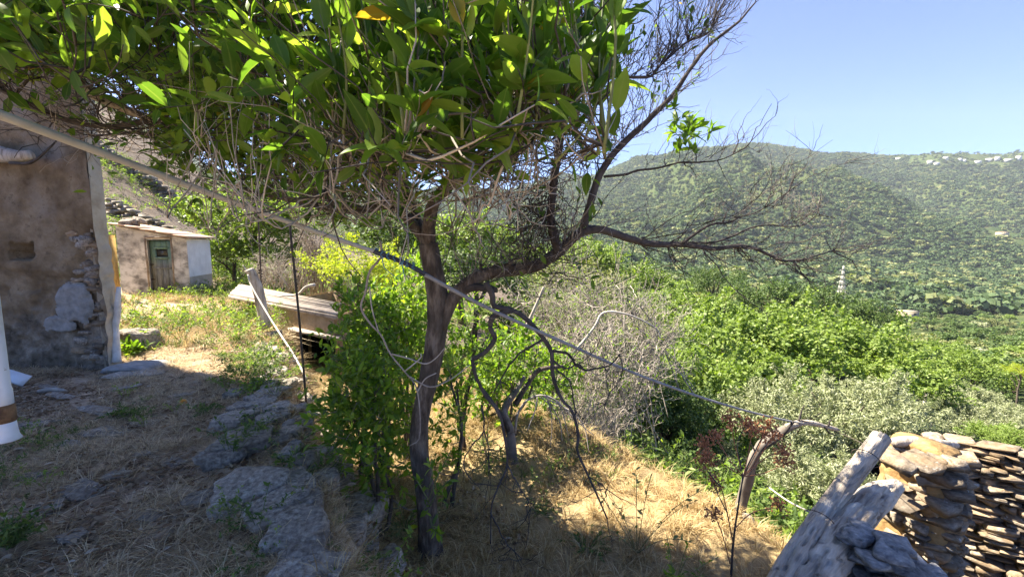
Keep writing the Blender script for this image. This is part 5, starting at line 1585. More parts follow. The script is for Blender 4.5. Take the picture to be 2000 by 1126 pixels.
# the broken branch that hangs down on the right of the trunk
hang = [([(948, 552), (962, 575), (965, 598), (1000, 605), (1030, 625), (1062, 660), (1078, 690), (1078, 730), (1095, 775), (1118, 800), (1130, 850), (1128, 880), (1150, 930), (1170, 975), (1186, 1012)], .020, .005),
        ([(1000, 606), (968, 615), (957, 635), (966, 660), (950, 685), (922, 702)], .018, .014), ([(922, 702), (930, 735), (948, 770), (975, 810), (985, 850), (990, 905), (972, 950), (960, 990), (958, 1060)], .013, .004),
        ([(1062, 662), (1030, 680), (1010, 695), (985, 728), (965, 765)], .009, .004), ([(1080, 685), (1110, 692), (1128, 715), (1150, 722), (1190, 712), (1212, 690)], .010, .004),
        ([(1078, 700), (1100, 718), (1130, 712), (1140, 722)], .007, .004), ([(1085, 720), (1112, 745), (1122, 790), (1125, 830)], .006, .004), ([(990, 905), (1020, 960), (1045, 1000)], .006, .002), ([(958, 1000), (990, 1060), (1020, 1090)], .006, .002),
        ([(940, 790), (945, 840), (920, 870), (905, 905), (915, 930)], .006, .003), ([(945, 840), (955, 880), (948, 905)], .005, .002), ([(1150, 930), (1180, 950), (1185, 965)], .004, .002), ([(1210, 690), (1215, 730), (1190, 770), (1180, 800)], .004, .002)]
HPs = []
for q, (l, a_, b_) in enumerate(hang):
    P = wig(crom(pts(l, 2.75), 36), .012, q)
    HPs.append(P[np.linspace(2, 35, 9).astype(int)])
    V, Fc = tubes(P - TB, np.linspace(a_, b_, 36), 8, .3, q)
    obj('hanging_branch', MB().add(V, Fc).mesh('hanging_branch', [M['dark_bark']], True), lt)
HPs = np.array(HPs)
w1, v1 = twigs(HPs, np.full(HPs.shape[:2], .01), 110, .08, .32, -.2, 6, .003, jit=.7)
w2, v2 = twigs(w1, v1, 160, .04, .14, -.1, 4, .002, jit=.7)
tubes_obj('bare_twigs', [(w1, v1), (w2, v2)], [M['dark_bark'], M['dark_bark']], lt, TB, 4, kind='stuff')

# ------------------------------------------------------------------ citrus shrubs behind and beside the trunk
def shrub(name, c, rad, base, nb, per, size, label, mat='citrus_low', stems=3, twn=None, cat='bush', leafset=LEAF_S, trunk_r=.02, npart=0, up=.4):
    base = np.asarray(base, float)
    e = thing(name, base, label, cat)
    T_ = c + unit(rng.normal(size=(nb, 3))) * rng.random((nb, 1)) ** .4 * np.asarray(rad)
    st = []
    for q in range(stems):
        tp = c + rng.normal(0, .35, 3) * np.asarray(rad)
        P = wig(crom([base + rng.normal(0, .03, 3) * [1, 1, 0], (base + tp) / 2 + rng.normal(0, .06, 3), tp], 14), .05, q)
        st.append(P)
        V, Fc = tubes(P - base, np.linspace(trunk_r, trunk_r * .4, 14), 7, .2)
        obj('stem', MB().add(V, Fc).mesh('stem', [M['bark']], True), e)
    nodes = [(*p, trunk_r * .5) for P in st for p in P[2:]]
    low = base + (c - base) * rng.uniform(.25, .8, (nb // 3, 1)) + rng.normal(0, .6, (nb // 3, 3)) * np.asarray(rad) * [1, 1, .3]
    T_ = np.vstack([T_, low])
    gp, gr = grow(nodes, T_, trunk_r * .45, .05, 7)
    tubes_obj('branches', [(gp, gr)], [M['twig']], e, base, 5, kind='stuff')
    tp_, tr_ = twigs(gp, gr, twn or nb * 5, .06, .22, up, 4, .0022)
    tubes_obj('twigs', [(tp_, tr_)], [M['green_stem']], e, base, 3, kind='stuff')
    L_ = leaves_on(tp_, per, size, spread=1.0, up=.3)
    ltask('foliage', L_, M[mat], e, base, leafset)
    return e
def grd(px, py, Y):
    p = at(px, py, Y); p[2] = Hs(p[0], p[1]); return p
shrub('citrus_shrub', at(735, 660, 3.9), (.44, .4, .55), grd(745, 800, 3.9), 130, 5, .075, 'dense green citrus shrub left of the trunk in front of the yellow bush', stems=4)
shrub('citrus_shrub', at(800, 640, 4.3), (.36, .4, .62), grd(800, 800, 4.3), 80, 5, .075, 'citrus shrub directly behind the trunk', stems=4)
shrub('citrus_shrub', at(690, 700, 4.0), (.24, .3, .36), grd(705, 800, 4.0), 34, 5, .072, 'small citrus shrub beside the black hut doorway', stems=3)
shrub('citrus_shrub', at(708, 790, 2.95), (.27, .25, .36), grd(745, 960, 3.0), 110, 5, .07, 'low dark leafed citrus shrub hanging over the stone bank', stems=3, up=-.1)
shrub('citrus_shrub', at(915, 670, 4.4), (.36, .35, .46), grd(900, 790, 4.5), 45, 5, .075, 'sunlit citrus shrub right of the trunk', stems=3)
shrub('citrus_shrub', at(1010, 690, 4.8), (.42, .35, .40), grd(985, 800, 4.8), 45, 5, .08, 'yellowish citrus shrub behind the hanging dead branch', stems=3)
shrub('citrus_shrub', at(960, 740, 5.2), (.4, .35, .4), grd(950, 830, 5.2), 55, 5, .075, 'shaded citrus shrub low behind the small dead tree', stems=3)
shrub('citrus_shrub', at(1075, 730, 5.6), (.4, .35, .4), grd(1070, 830, 5.6), 45, 5, .075, 'sunny citrus shrub right of the small dead tree', stems=3)
shrub('citrus_shrub', at(1090, 860, 5.0), (.3, .3, .25), grd(1090, 900, 5.0), 35, 5, .05, 'low green bush under the arching dead shoots', stems=3)
shrub('citrus_shrub', at(885, 740, 3.6), (.12, .15, .22), grd(870, 850, 3.5), 22, 5, .065, 'narrow leafy shoot close behind the trunk', stems=2)

# ------------------------------------------------------------------ small dead tree on the terrace
e = thing('dead_tree', grd(1012, 968, 4.2), 'small bare grey tree with a rough trunk and stump on the straw terrace', 'tree')
eb = np.array(e.location)
tube_obj('trunk', [grd(1016, 972, 4.2) - [0, 0, .05], at(1004, 920, 4.2), at(998, 880, 4.2), at(996, 840, 4.2), at(985, 800, 4.25), at(1010, 760, 4.3), at(1024, 735, 4.3)], .066, .018, 'twig', e, 40, 14, .5, 5, eb)
tube_obj('limb', [at(996, 850, 4.2), at(985, 820, 4.15), at(958, 780, 4.1), at(935, 750, 4.1)], .028, .012, 'dark_bark', e, 18, 8, .3, 6, eb)
tube_obj('stump', [grd(1022, 968, 4.12) - [0, 0, .05], at(1024, 945, 4.1), at(1026, 930, 4.1)], .06, .045, 'dark_bark', e, 10, 12, .5, 8, eb)
tube_obj('limb', [at(1006, 790, 4.3), at(1040, 735, 4.4), at(1060, 720, 4.4), at(1100, 715, 4.5)], .03, .02, 'bark', e, 18, 8, .3, 9, eb)
arch = [[(1006, 845), (1010, 812), (1025, 785), (1050, 772), (1075, 775), (1095, 795), (1110, 850)], [(1050, 772), (1072, 790), (1078, 830), (1075, 870)], [(1060, 772), (1090, 785), (1125, 820), (1160, 850)], [(1050, 772), (1045, 800), (1030, 840)], [(1066, 775), (1092, 820), (1098, 860)], [(1060, 774), (1110, 800), (1140, 830), (1150, 880)]]
for q, l in enumerate(arch):
    tube_obj('arched_shoot', pts(l, 4.1, 4.0), .014 if q == 0 else .007, .004, 'pale_twig', e, 20, 6, .1, q, eb)
# ------------------------------------------------------------------ brushwood heap
def brush(name, c, rad, base, n1, n2, label, mat='brush', arcs=1.0, r=.004, n3=0, leafy=0, cat='brushwood'):
    base = np.asarray(base, float)
    e = thing(name, base, label, cat)
    # long arching shoots
    k = 12
    S = base + rng.normal(0, .5, (n1, 3)) * np.array([rad[0], rad[1], 0.1])
    E = c + unit(rng.normal(size=(n1, 3))) * (rng.random((n1, 1)) ** .33) * np.asarray(rad)
    t = np.linspace(0, 1, k)[None, :, None]
    hgt = np.array([0, 0, 1.0]) * (rng.uniform(.2, .8, n1)[:, None, None] * arcs * rad[2])
    P = S[:, None] * (1 - t) + E[:, None] * t + hgt * np.sin(t * math.pi * .8)
    P = P + np.cumsum(rng.normal(0, .012 * rad[0], (n1, k, 3)), axis=1)
    Rr = np.linspace(1, .4, k)[None] * (r * rng.uniform(.8, 2.6, n1))[:, None]
    half = n1 // 2
    for q in range(0, n1, max(1, n1 // 8)):
        tubes_obj('branch', [(P[q:q + n1 // 8], Rr[q:q + n1 // 8])], [M[mat]], e, base, 5)
    P2, R2 = twigs(P, Rr, n2, .12 * rad[0], .5 * rad[0], .15, 6, r * .8, jit=.9)
    tubes_obj('twigs', [(P2, R2)], [M[mat]], e, base, 4, kind='stuff')
    if n3:
        P3, R3 = twigs(P2, R2, n3, .05 * rad[0], .22 * rad[0], .1, 4, r * .6, jit=.9)
        tubes_obj('twigs', [(P3, R3)], [M['pale_twig'] if mat == 'brush' else M[mat]], e, base, 3, kind='stuff')
    if leafy:
        ltask('foliage', leaves_on(P2[:leafy], 4, .055), M['citrus_low'], e, base, LEAF_S)
    return e
brush('brushwood', at(1180, 740, 6.6), (1.0, .8, .95), grd(1170, 850, 6.4), 90, 1000, 'great tangle of grey dead branches behind the hanging branch', n3=2000, r=.0055, leafy=600)
brush('brushwood', at(1120, 620, 8.5), (1.5, .9, .9), at(1130, 720, 8.5), 70, 600, 'upper pale tangle of dead shoots reaching above the cable', n3=1300, r=.006, leafy=420)
brush('brushwood', at(1260, 660, 8.2), (1.0, .8, .8), at(1260, 760, 8.2), 45, 450, 'right hand dead thicket merging into the fig trees', n3=1500, r=.0055, leafy=120)
brush('brushwood', at(1150, 840, 5.5), (.55, .45, .35), grd(1150, 890, 5.5), 70, 700, 'low heap of dead sticks at the terrace edge', n3=1200, r=.0045)
brush('brushwood', at(535, 525, 10.5), (.55, .4, .38), at(540, 560, 10.5), 60, 400, 'small bleached bush behind the split post', mat='pale_twig', r=.005)
brush('brushwood', at(625, 490, 11), (.85, .5, .75), at(625, 570, 11), 110, 700, 'tall grey leafless bush left of the yellow bush', n3=600, r=.006)
# two long arching canes and a pale leaning stick in the brushwood
o = tube_obj('cane', pts([(1120, 690), (1160, 640), (1180, 610), (1230, 615), (1280, 640), (1290, 660)], 6.0), .02, .008, 'pale_twig', None, 26, 7, .1); tag(o, 'long bleached cane arching over the brushwood', 'cane')
o = tube_obj('cane', pts([(1020, 655), (1045, 600), (1062, 560)], 6.2), .028, .016, 'brush', None, 12, 7, .1); tag(o, 'straight bleached stick slanting behind the cable', 'cane')

# ------------------------------------------------------------------ pole, ties and cable of the clothes line
M['pole'] = surf('chalky_metal', [(0.3, (0.38, 0.37, 0.345)), (0.7, (0.52, 0.505, 0.475))], 20, .55, .1, rnd=0, spots=((0.16, 0.14, 0.12), 50, .66), spec=.4)
M['cable'] = surf('grey_cable', [(0.3, (0.19, 0.185, 0.18)), (0.7, (0.33, 0.32, 0.31))], 30, .6, .2, rnd=0)
M['sleeve'] = surf('dark_sleeve', [(0.3, (0.03, 0.035, 0.045)), (0.7, (0.07, 0.075, 0.09))], 20, .6, .1, rnd=0)
M['blue'] = surf('blue_string', [(0.3, (0.06, 0.14, 0.22)), (0.7, (0.14, 0.28, 0.38))], 40, .8, 0, rnd=0)
e = thing('clothes_pole', at(-60, 200, 1.1), 'long pale metal pole slanting down from the left edge to the citrus trunk', 'pole')
eb = np.array(e.location)
tube_obj('pole', [at(-90, 190, 1.08), at(200, 299, 1.42), at(430, 385, 1.78), at(600, 446, 2.1), at(740, 494, 2.42)], .0128, .0118, 'pole', e, 40, 16, 0, 0, eb)
tube_obj('sleeve', [at(728, 490, 2.39), at(790, 513, 2.5), at(838, 540, 2.58)], .0135, .0145, 'sleeve', e, 10, 12, .05, 0, eb)
e = thing('clothes_line', at(835, 538, 2.57), 'grey steel cable running from the pole down to the vine stump', 'cable')
eb = np.array(e.location)
tube_obj('cable', [at(830, 536, 2.56), at(950, 600, 2.62), at(1100, 668, 2.72), at(1250, 733, 2.9), at(1400, 785, 3.1), at(1520, 817, 3.3), at(1636, 838, 3.45)], .0125, .007, 'cable', e, 50, 10, 0, 0, eb)
tube_obj('wire', [at(1560, 818, 3.35), at(1640, 845, 3.4), at(1690, 868, 3.1), at(1705, 878, 2.98)], .0035, .003, 'rod', e, 14, 6, 0, 0, eb)
e = thing('blue_string', at(790, 505, 2.45), 'blue string knotted round the pole left of the citrus trunk', 'string')
eb = np.array(e.location)
for q in range(7):
    c = at(735 + 12 * q, 491 + 4.6 * q, 2.41 + .014 * q)
    a = np.linspace(0, 6.4, 14)
    ringp = c + np.stack([0.006 * np.sin(a * 3 + q), np.cos(a) * .019, np.sin(a) * .019], 1)
    V, Fc = tubes(ringp - eb, np.full(14, .0034), 6)
    obj('loop', MB().add(V, Fc).mesh('loop', [M['blue']], True), e)
for l in ([(745, 492), (750, 520), (765, 535), (780, 545)], [(780, 500), (788, 530), (775, 540)], [(790, 500), (786, 520), (792, 545)]):
    tube_obj('loose_end', pts(l, 2.42), .003, .002, 'blue', e, 12, 5, 0, 0, eb)

# ------------------------------------------------------------------ gnarled vine stump
vb = grd(1436, 1075, 3.5)
e = thing('vine_stump', vb, 'gnarled dead vine stump bent over at the top and holding the cable end', 'vine')
tube_obj('trunk', [vb - [0, 0, .1], at(1438, 1035, 3.5), at(1448, 985, 3.5), at(1462, 930, 3.48), at(1476, 885, 3.45), at(1500, 858, 3.42), at(1535, 838, 3.4), at(1560, 826, 3.4)], .052, .028, 'twig', e, 44, 14, .55, 21, vb)
tube_obj('arm', [at(1535, 832, 3.38), at(1580, 824, 3.38), at(1615, 833, 3.4), at(1636, 838, 3.42)], .022, .014, 'driftwood', e, 20, 9, .5, 22, vb)
tube_obj('arm', [at(1480, 880, 3.42), at(1510, 862, 3.38), at(1530, 846, 3.35), at(1550, 822, 3.33)], .02, .012, 'dark_bark', e, 20, 9, .5, 23, vb)
for l in ([(1560, 824), (1566, 800), (1572, 790)], [(1610, 832), (1620, 845), (1632, 850)], [(1618, 832), (1622, 820), (1628, 822)], [(1476, 885), (1470, 870), (1466, 862)]):
    tube_obj('spur', pts(l, 3.38), .008, .003, 'dark_bark', e, 8, 5, .2, 1, vb)
tube_obj('root', [at(1445, 1010, 3.5), at(1462, 1010, 3.4), at(1475, 1035, 3.35), at(1482, 1060, 3.3)], .035, .015, 'driftwood', e, 16, 9, .5, 24, vb)
# dry fennel with rusty umbels
fb_ = grd(1428, 1120, 2.7)
e = thing('dry_fennel', fb_, 'dead fennel plant with rusty brown umbels in front of the vine stump', 'plant')
stems = [[(1426, 1126), (1432, 1060), (1440, 1000), (1452, 930), (1475, 880), (1490, 850)], [(1432, 1060), (1420, 1000), (1408, 950), (1385, 900)], [(1440, 1000), (1450, 930), (1440, 870), (1455, 830)], [(1436, 1030), (1470, 1000), (1520, 990)], [(1420, 1000), (1400, 960), (1395, 945)], [(1452, 930), (1500, 890), (1530, 885)], [(1408, 950), (1390, 930), (1370, 900)], [(1426, 1100), (1410, 1040), (1395, 1005)]]
tips = []
for q, l in enumerate(stems):
    P = pts(l, 2.75, 2.85)
    if q == 0: P[0] = fb_
    tube_obj('stalk', P, .008 if q == 0 else .004, .003, 'rust' if q % 2 else 'dark_bark', e, 16, 6, .2, q, fb_)
    tips.append(P[-1])
tips += [at(1400, 855, 2.8), at(1425, 820, 2.85), at(1470, 838, 2.85), at(1510, 850, 2.85), at(1535, 905, 2.85), at(1375, 870, 2.8), at(1500, 830, 2.9)]
for q in range(8, len(tips)):
    tube_obj('stalk', [tips[q], (tips[q] + at(1452, 930, 2.8)) / 2 + [0, 0, -.02], at(1452, 930, 2.8)], .0025, .0035, 'rust', e, 10, 5, .2, q, fb_)
for q, t0 in enumerate(tips):
    n_ = 36
    d = unit(rng.normal(0, 1, (n_, 3)) + [0, 0, .5])
    P = t0 + d[:, None] * (np.linspace(0, 1, 4)[None, :, None] * rng.uniform(.03, .075, n_)[:, None, None])
    mb = MB(); mb.add(*tubes(P - fb_, np.full((n_, 4), .0016), 4))
    for c in P[:, -1]:
        for w in range(2):
            c2 = c + rng.normal(0, .006, 3)
            mb.add(ICO[1][0] * rng.uniform(.004, .008) + c2 - fb_, ICO[1][1])
    obj('umbel', mb.mesh('umbel', [M['rust']]), e)

# ------------------------------------------------------------------ bleached logs
def log(name, P, prof, label, seed, holes=()):
    P = np.array(P, float)
    base = P[0].copy()
    n = 90; sides = 40
    C = crom(P, n)
    rr = np.interp(np.linspace(0, 1, n), np.linspace(0, 1, len(prof)), prof)
    V, Fc = tubes(C, rr, sides)
    k = n * sides
    a = np.tile(np.arange(sides) / sides * 2 * math.pi, n); s_ = np.repeat(np.linspace(0, 1, n), sides)
    q = np.stack([np.cos(a) * 1.5, np.sin(a) * 1.5, s_ * 2.2], -1)
    groove = np.abs(fbm(np.stack([np.cos(a + s_ * 1.3) * 3.2, np.sin(a + s_ * 1.3) * 3.2, s_ * 1.5], -1), 4, seed))
    f = 1 + .16 * fbm(q, 3, seed + 1) - .26 * sstep(.09, 0.0, groove) + .06 * fbm(q * 5, 3, seed + 2)
    cen = np.repeat(C, sides, axis=0)
    Vb = cen + (V[:k] - cen) * f[:, None]
    for (hp_, hr, dep) in holes:
        d = np.linalg.norm((Vb - hp_) * np.array([1, .7, .7]), axis=1)
        Vb = Vb + unit(cen - Vb) * (dep * sstep(hr, hr * .35, d))[:, None]
    V[:k] = Vb
    e = thing(name, base, label, 'log')
    # object space along the log keeps the grain with the wood
    ax_ = unit(P[-1] - P[0]); z = Vector(ax_); qt = z.to_track_quat('Z', 'Y')
    me = MB().add((V - base) @ np.array(qt.to_matrix()), Fc).mesh('timber', [M['driftwood']], True)
    o = obj('timber', me, e); o.rotation_euler = qt.to_euler()
    return e, C
e, C1 = log('leaning_log', [at(1515, 1175, 2.35), at(1558, 1085, 2.45), at(1612, 1000, 2.6), at(1668, 925, 2.72), at(1722, 852, 2.85)], [.09, .076, .062, .058, .06, .057], 'bleached round log leaning to the right with wire round its top', 5,
    [(at(1607, 1018, 2.45), .05, .05), (at(1682, 905, 2.6), .03, .015)])
for u_, nm in ((.86, 'wire_loop'), (.45, 'wire_loop')):
    i = int(u_ * 89); c = C1[i]; ax_ = unit(C1[min(i + 2, 89)] - C1[i - 2]); s1 = unit(np.cross(ax_, [0, 1, 0])); s2 = np.cross(ax_, s1)
    a = np.linspace(0, 6.3, 24)
    rr = .078 if u_ > .8 else .086
    V, Fc = tubes(c + s1 * np.cos(a)[:, None] * rr + s2 * np.sin(a)[:, None] * rr + ax_ * (.012 * np.sin(a))[:, None] - np.array(e.location), np.full(24, .0028), 5)
    obj(nm, MB().add(V, Fc).mesh(nm, [M['rod']], True), e)
e, C2 = log('thick_log', [at(1560, 1190, 2.3), at(1605, 1110, 2.4), at(1655, 1030, 2.55), at(1705, 975, 2.75), at(1752, 948, 2.95)], [.15, .13, .11, .10, .09, .045], 'thicker bent grey log lying against the stone pillar', 12,
    [(at(1667, 1004, 2.42), .035, .05), (at(1626, 1034, 2.38), .028, .035), (at(1592, 1105, 2.28), .03, .035)])
o = tube_obj('loose_wire', pts([(1500, 950), (1540, 978), (1580, 998)], 3.4, 2.7), .006, .006, 'rope', None, 12, 6); tag(o, 'pale wire stretched to the leaning log from behind', 'wire')

# ------------------------------------------------------------------ stone wall on the right
wa, wb = at(1835, 900, 3.75), at(2130, 900, 3.2)
zt0 = at(1900, 858, 3.6)[2]
sw = thing('stone_wall', (wa[0], wa[1], -.66), 'rough wall of flat brown stones at the right edge, half in shadow', 'wall')
so = np.array([wa[0], wa[1], -.66])
dvec = wb - wa; L = np.linalg.norm(dvec[:2]); ang = math.atan2(dvec[1], dvec[0])
top_h = zt0 + .66
# mortar core with an uneven face
xs_, zs_ = np.arange(-.1, L + .5, .03), np.arange(-1.0, top_h - .1, .03)
X, Z = np.meshgrid(xs_, zs_)
Yc = .02 + .03 * fbm(np.stack([X, 0 * X, Z], -1) * 6, 4, 3)
V = np.stack([X, Yc, Z], -1).reshape(-1, 3); a, b = X.shape
i = np.arange(a - 1)[:, None] * b; j = np.arange(b - 1)[None]
f1 = np.stack([i + j, i + j + 1, i + b + j + 1, i + b + j], -1).reshape(-1, 4)
mb = MB().add(V, f1); mb.add(*box(-.1, .08, -1.0, L + .5, .3, top_h - .22))
obj('mortar', mb.mesh('mortar', [M['clay']]), sw, None, (0, 0, ang))
flat_var = [hmesh(400 + k, 'wall_stone') for k in range(10)]
z = top_h - .02
ca, sa = math.cos(ang), math.sin(ang)
nst = 0
row = 0
while z > -.75 and nst < 298:
    h = rng.uniform(.035, .07) if row else .05
    x = -.05 + rng.uniform(-.1, .05)
    while x < L + .3 and nst < 285:
        w = rng.uniform(.07, .27)
        zz = z - h / 2 + .012 * math.sin(x * 5) + rng.uniform(-.01, .01)
        yy_ = rng.uniform(-.035, .02)
        loc = (ca * (x + w / 2) - sa * yy_, sa * (x + w / 2) + ca * yy_, zz)
        obj('stone', flat_var[rng.integers(0, 10)], sw, loc, (rng.uniform(-.12, .12), rng.uniform(-.16, .1), ang + rng.uniform(-.2, .2)), (w * .60, .10, h * .60))
        x += w * 1.02; nst += 1
    z -= h * .93; row += 1
# pillar at its near end: ochre clay and stones
pc = at(1800, 900, 3.3)
pl = thing('stone_pillar', (pc[0], pc[1], -.66), 'clay and stone pillar end of the wall with orange earth between its stones', 'pillar')
def pil(nx=40, nz=70):
    hgt = at(1790, 870, 3.25)[2] + .66
    u = np.linspace(0, 2 * math.pi, nx, endpoint=False); zz = np.linspace(-.5, hgt, nz)
    U, Z = np.meshgrid(u, zz)
    w_, d_ = .155, .22
    ex = 1 / np.maximum(np.abs(np.cos(U)) ** 4 + np.abs(np.sin(U)) ** 4, 1e-3) ** .25
    p = np.stack([np.cos(U) * 2, np.sin(U) * 2, Z * 3.4], -1)
    k = 1 + .13 * fbm(p, 3, 6) + .09 * fbm(p * np.array([2, 2, 4]), 3, 8)
    k = k * (1.02 - .14 * sstep(hgt - .35, hgt, Z) + .10 * sstep(.5, -.2, Z))
    X, Y = np.cos(U) * ex * k * w_, np.sin(U) * ex * k * d_
    V = np.stack([X, Y, Z], -1).reshape(-1, 3)
    i = np.arange(nz - 1)[:, None] * nx; j = np.arange(nx)[None]; j2 = (j + 1) % nx
    f = np.stack([i + j, i + j2, i + nx + j2, i + nx + j], -1).reshape(-1, 4)
    n0 = len(V); V = np.vstack([V, [[0, 0, hgt + .03]]])
    e_ = (nz - 1) * nx
    t = np.stack([e_ + np.arange(nx), e_ + (np.arange(nx) + 1) % nx, np.full(nx, n0)], -1)
    return V, [f, t], hgt
V, Fc, ph = pil()
obj('clay_core', MB().add(V, Fc).mesh('clay_core', [M['clay']], True), pl, None, (0, 0, .35))
for q in range(150):
    zz = rng.uniform(-.35, ph - .03)
    a = rng.uniform(2.6, 6.6)
    ex = 1 / max(abs(math.cos(a)) ** 4 + abs(math.sin(a)) ** 4, 1e-3) ** .25
    x_, y_ = math.cos(a) * ex * .145, math.sin(a) * ex * .21
    c_, s_ = math.cos(.35), math.sin(.35)
    obj('stone', flat_var[rng.integers(0, 10)], pl, (x_ * c_ - y_ * s_, x_ * s_ + y_ * c_, zz), (rng.uniform(-.1, .1), rng.uniform(-.1, .1), rng.uniform(0, 3)), (rng.uniform(.05, .11), rng.uniform(.05, .1), rng.uniform(.018, .045)))
for q, (px, py, w) in enumerate([(1760, 900, .10), (1800, 905, .13), (1840, 930, .10), (1765, 985, .09), (1830, 980, .09)]):
    c = at(px, py, 3.08)
    obj('stone', flat_var[q], pl, c - np.array([pc[0], pc[1], -.66]), (.1, -.05, .3), (w, .12, .045))
# long weathered capping timber on top of pillar and wall
e = thing('capping_timber', at(1750, 858, 3.3), 'pale weathered plank lying on top of the pillar and wall', 'plank')
eb = np.array(e.location)
V, Fc = tubes(crom([at(1745, 862, 3.3), at(1790, 862, 3.35), at(1830, 866, 3.5), at(1885, 868, 3.75)], 24) - eb, np.interp(np.linspace(0, 1, 24), [0, .1, .6, .93, 1], [.03, .042, .036, .034, .015]), 12, .25, 9)
obj('timber', MB().add(V, Fc).mesh('timber', [M['driftwood']], True), e)
# near pile of blue grey schist
sp2 = thing('stone_pile', at(1720, 1126, 2.3), 'heap of blue grey schist slabs at the bottom right in front of the pillar', 'stones')
so2 = np.array(sp2.location)
pb0, pb1 = at(1685, 1110, 2.25), at(1790, 1110, 2.4)
for q in range(110):
    u, lay = rng.random(), q // 16
    c = pb0 * (1 - u) + pb1 * u + np.array([0, rng.uniform(-.12, .16), 0])
    ztop = at(1640, 1062, 2.35)[2] + (.02 if u < .5 else -.10) * 1.0
    c[2] = ztop + .02 - lay * .075 + rng.uniform(-.015, .015) - .10 * abs(u - .4)
    obj('stone', blue_var[q % 8], sp2, c - so2, (rng.uniform(-.12, .12), .12 + rng.uniform(-.15, .12), rng.uniform(-.5, .5)), (rng.uniform(.05, .12), rng.uniform(.05, .09), rng.uniform(.018, .04)))

# ------------------------------------------------------------------ grass, straw, weeds, litter
def tuft(seed, n, h, w, lean, mats, mi=None):
    r_ = np.random.default_rng(seed)
    a = r_.uniform(0, 6.28, n)
    b = np.stack([np.cos(a), np.sin(a), 0 * a], -1)
    root = b * r_.uniform(0, .35, n)[:, None] * h
    L_ = h * r_.uniform(.5, 1.1, n)[:, None]
    ln = lean * r_.uniform(.3, 1.3, n)[:, None]
    d = unit(b + r_.normal(0, .5, b.shape) * [1, 1, 0])
    s_ = np.cross(d, [0, 0, 1.0]) * w / 2
    m_ = root + d * L_ * ln * .35 + [0, 0, 1.0] * L_ * .6 * (1 - .25 * ln)
    e_ = root + d * L_ * ln + [0, 0, 1.0] * L_ * (1 - .45 * ln)
    V = np.stack([root - s_, root + s_, m_ + s_ * .8, m_ - s_ * .8, e_], 1).reshape(-1, 3)
    o_ = (np.arange(n) * 5)[:, None]
    return MB().add(V, [o_ + np.array([[0, 1, 2, 3]]), o_ + np.array([[3, 2, 4]])]).mesh('tuft', mats)
M['straw'] = leafmat('straw', [(0, (0.27, 0.18, 0.08)), (0.5, (0.46, 0.335, 0.165)), (1, (0.66, 0.53, 0.31))], .3, .8, False, (1, 1, .8), .1)
M['straw_dull'] = leafmat('dull_straw', [(0, (0.22, 0.15, 0.08)), (0.5, (0.58, 0.43, 0.25)), (1, (0.82, 0.68, 0.46))], .2, .8, False, (1, 1, .8), .1)
M['grass'] = leafmat('green_grass', [(0, (0.05, 0.09, 0.02)), (0.5, (0.10, 0.16, 0.035)), (1, (0.20, 0.24, 0.07))], .35, .7, False)
M['litter'] = leafmat('dead_leaf', [(0, (0.13, 0.075, 0.04)), (0.5, (0.26, 0.17, 0.10)), (0.85, (0.40, 0.30, 0.20)), (1, (0.55, 0.47, 0.37))], .15, .8, False, (1, 1, .8), .1)
straw_t = [tuft(1 + k, 34, .16, .005, .9 if k % 2 else 1.4, [M['straw']]) for k in range(4)]
dull_t = [tuft(11 + k, 26, .13 if k % 2 else .18, .0036, 2.1, [M['straw_dull']]) for k in range(4)]
green_t = [tuft(21 + k, 30, .12, .006, .8, [M['grass']]) for k in range(3)]
def weed(seed, mat, n=40, h=.22, leaf=.03):
    r_ = np.random.default_rng(seed)
    k = 7
    a = r_.uniform(0, 6.28, k)
    tip = np.stack([np.cos(a) * h * .7, np.sin(a) * h * .7, np.full(k, h) * r_.uniform(.5, 1, k)], -1)
    t = np.linspace(0, 1, 5)[None, :, None]
    P = tip[:, None] * t + np.array([0, 0, .3]) * h * np.sin(t * 3.14)
    mb = MB(); mb.add(*tubes(P, np.full((k, 5), .0013), 3))
    i = r_.integers(0, k, n * 2); f = r_.uniform(.2, 1, n * 2)[:, None]
    pos_ = tip[i] * f + np.array([0, 0, .3]) * h * np.sin(f * 3.14)
    global rng
    V, Fs, A = place_leaves(pos_, unit(r_.normal(size=(n * 2, 3)) + [0, 0, .4]), unit(r_.normal(size=(n * 2, 3)) * .5 + [0, 0, 1]), leaf * r_.uniform(.5, 1.2, n * 2), LEAF_S)
    mb.add(V, Fs, 0)
    return mb.mesh('weed', [mat])
weed_t = [weed(31 + k, M['grass'] if k % 2 else M['citrus_low']) for k in range(4)]
flat_leaf = []
for k in range(4):
    n_ = 22
    r_ = np.random.default_rng(600 + k)
    V, Fs, A = place_leaves(np.column_stack([r_.uniform(-.12, .12, (n_, 2)), r_.uniform(.0, .02, n_)]), np.column_stack([r_.normal(size=(n_, 2)), r_.normal(0, .2, n_)]), unit(np.array([0, 0, 1.0]) + r_.normal(0, .5, (n_, 3))), r_.uniform(.02, .055, n_), LEAF_S)
    mb = MB().add(V, Fs)
    S = np.column_stack([r_.uniform(-.12, .12, (8, 2)), r_.uniform(.003, .02, 8)])
    d = np.column_stack([r_.normal(size=(8, 2)), np.zeros(8)]); d = unit(d)
    P = S[:, None] + d[:, None] * (np.linspace(0, 1, 4)[None, :, None] * r_.uniform(.05, .16, 8)[:, None, None])
    mb.add(*tubes(P, np.full((8, 4), .0013), 3))
    flat_leaf.append(mb.mesh('litter', [M['litter']]))
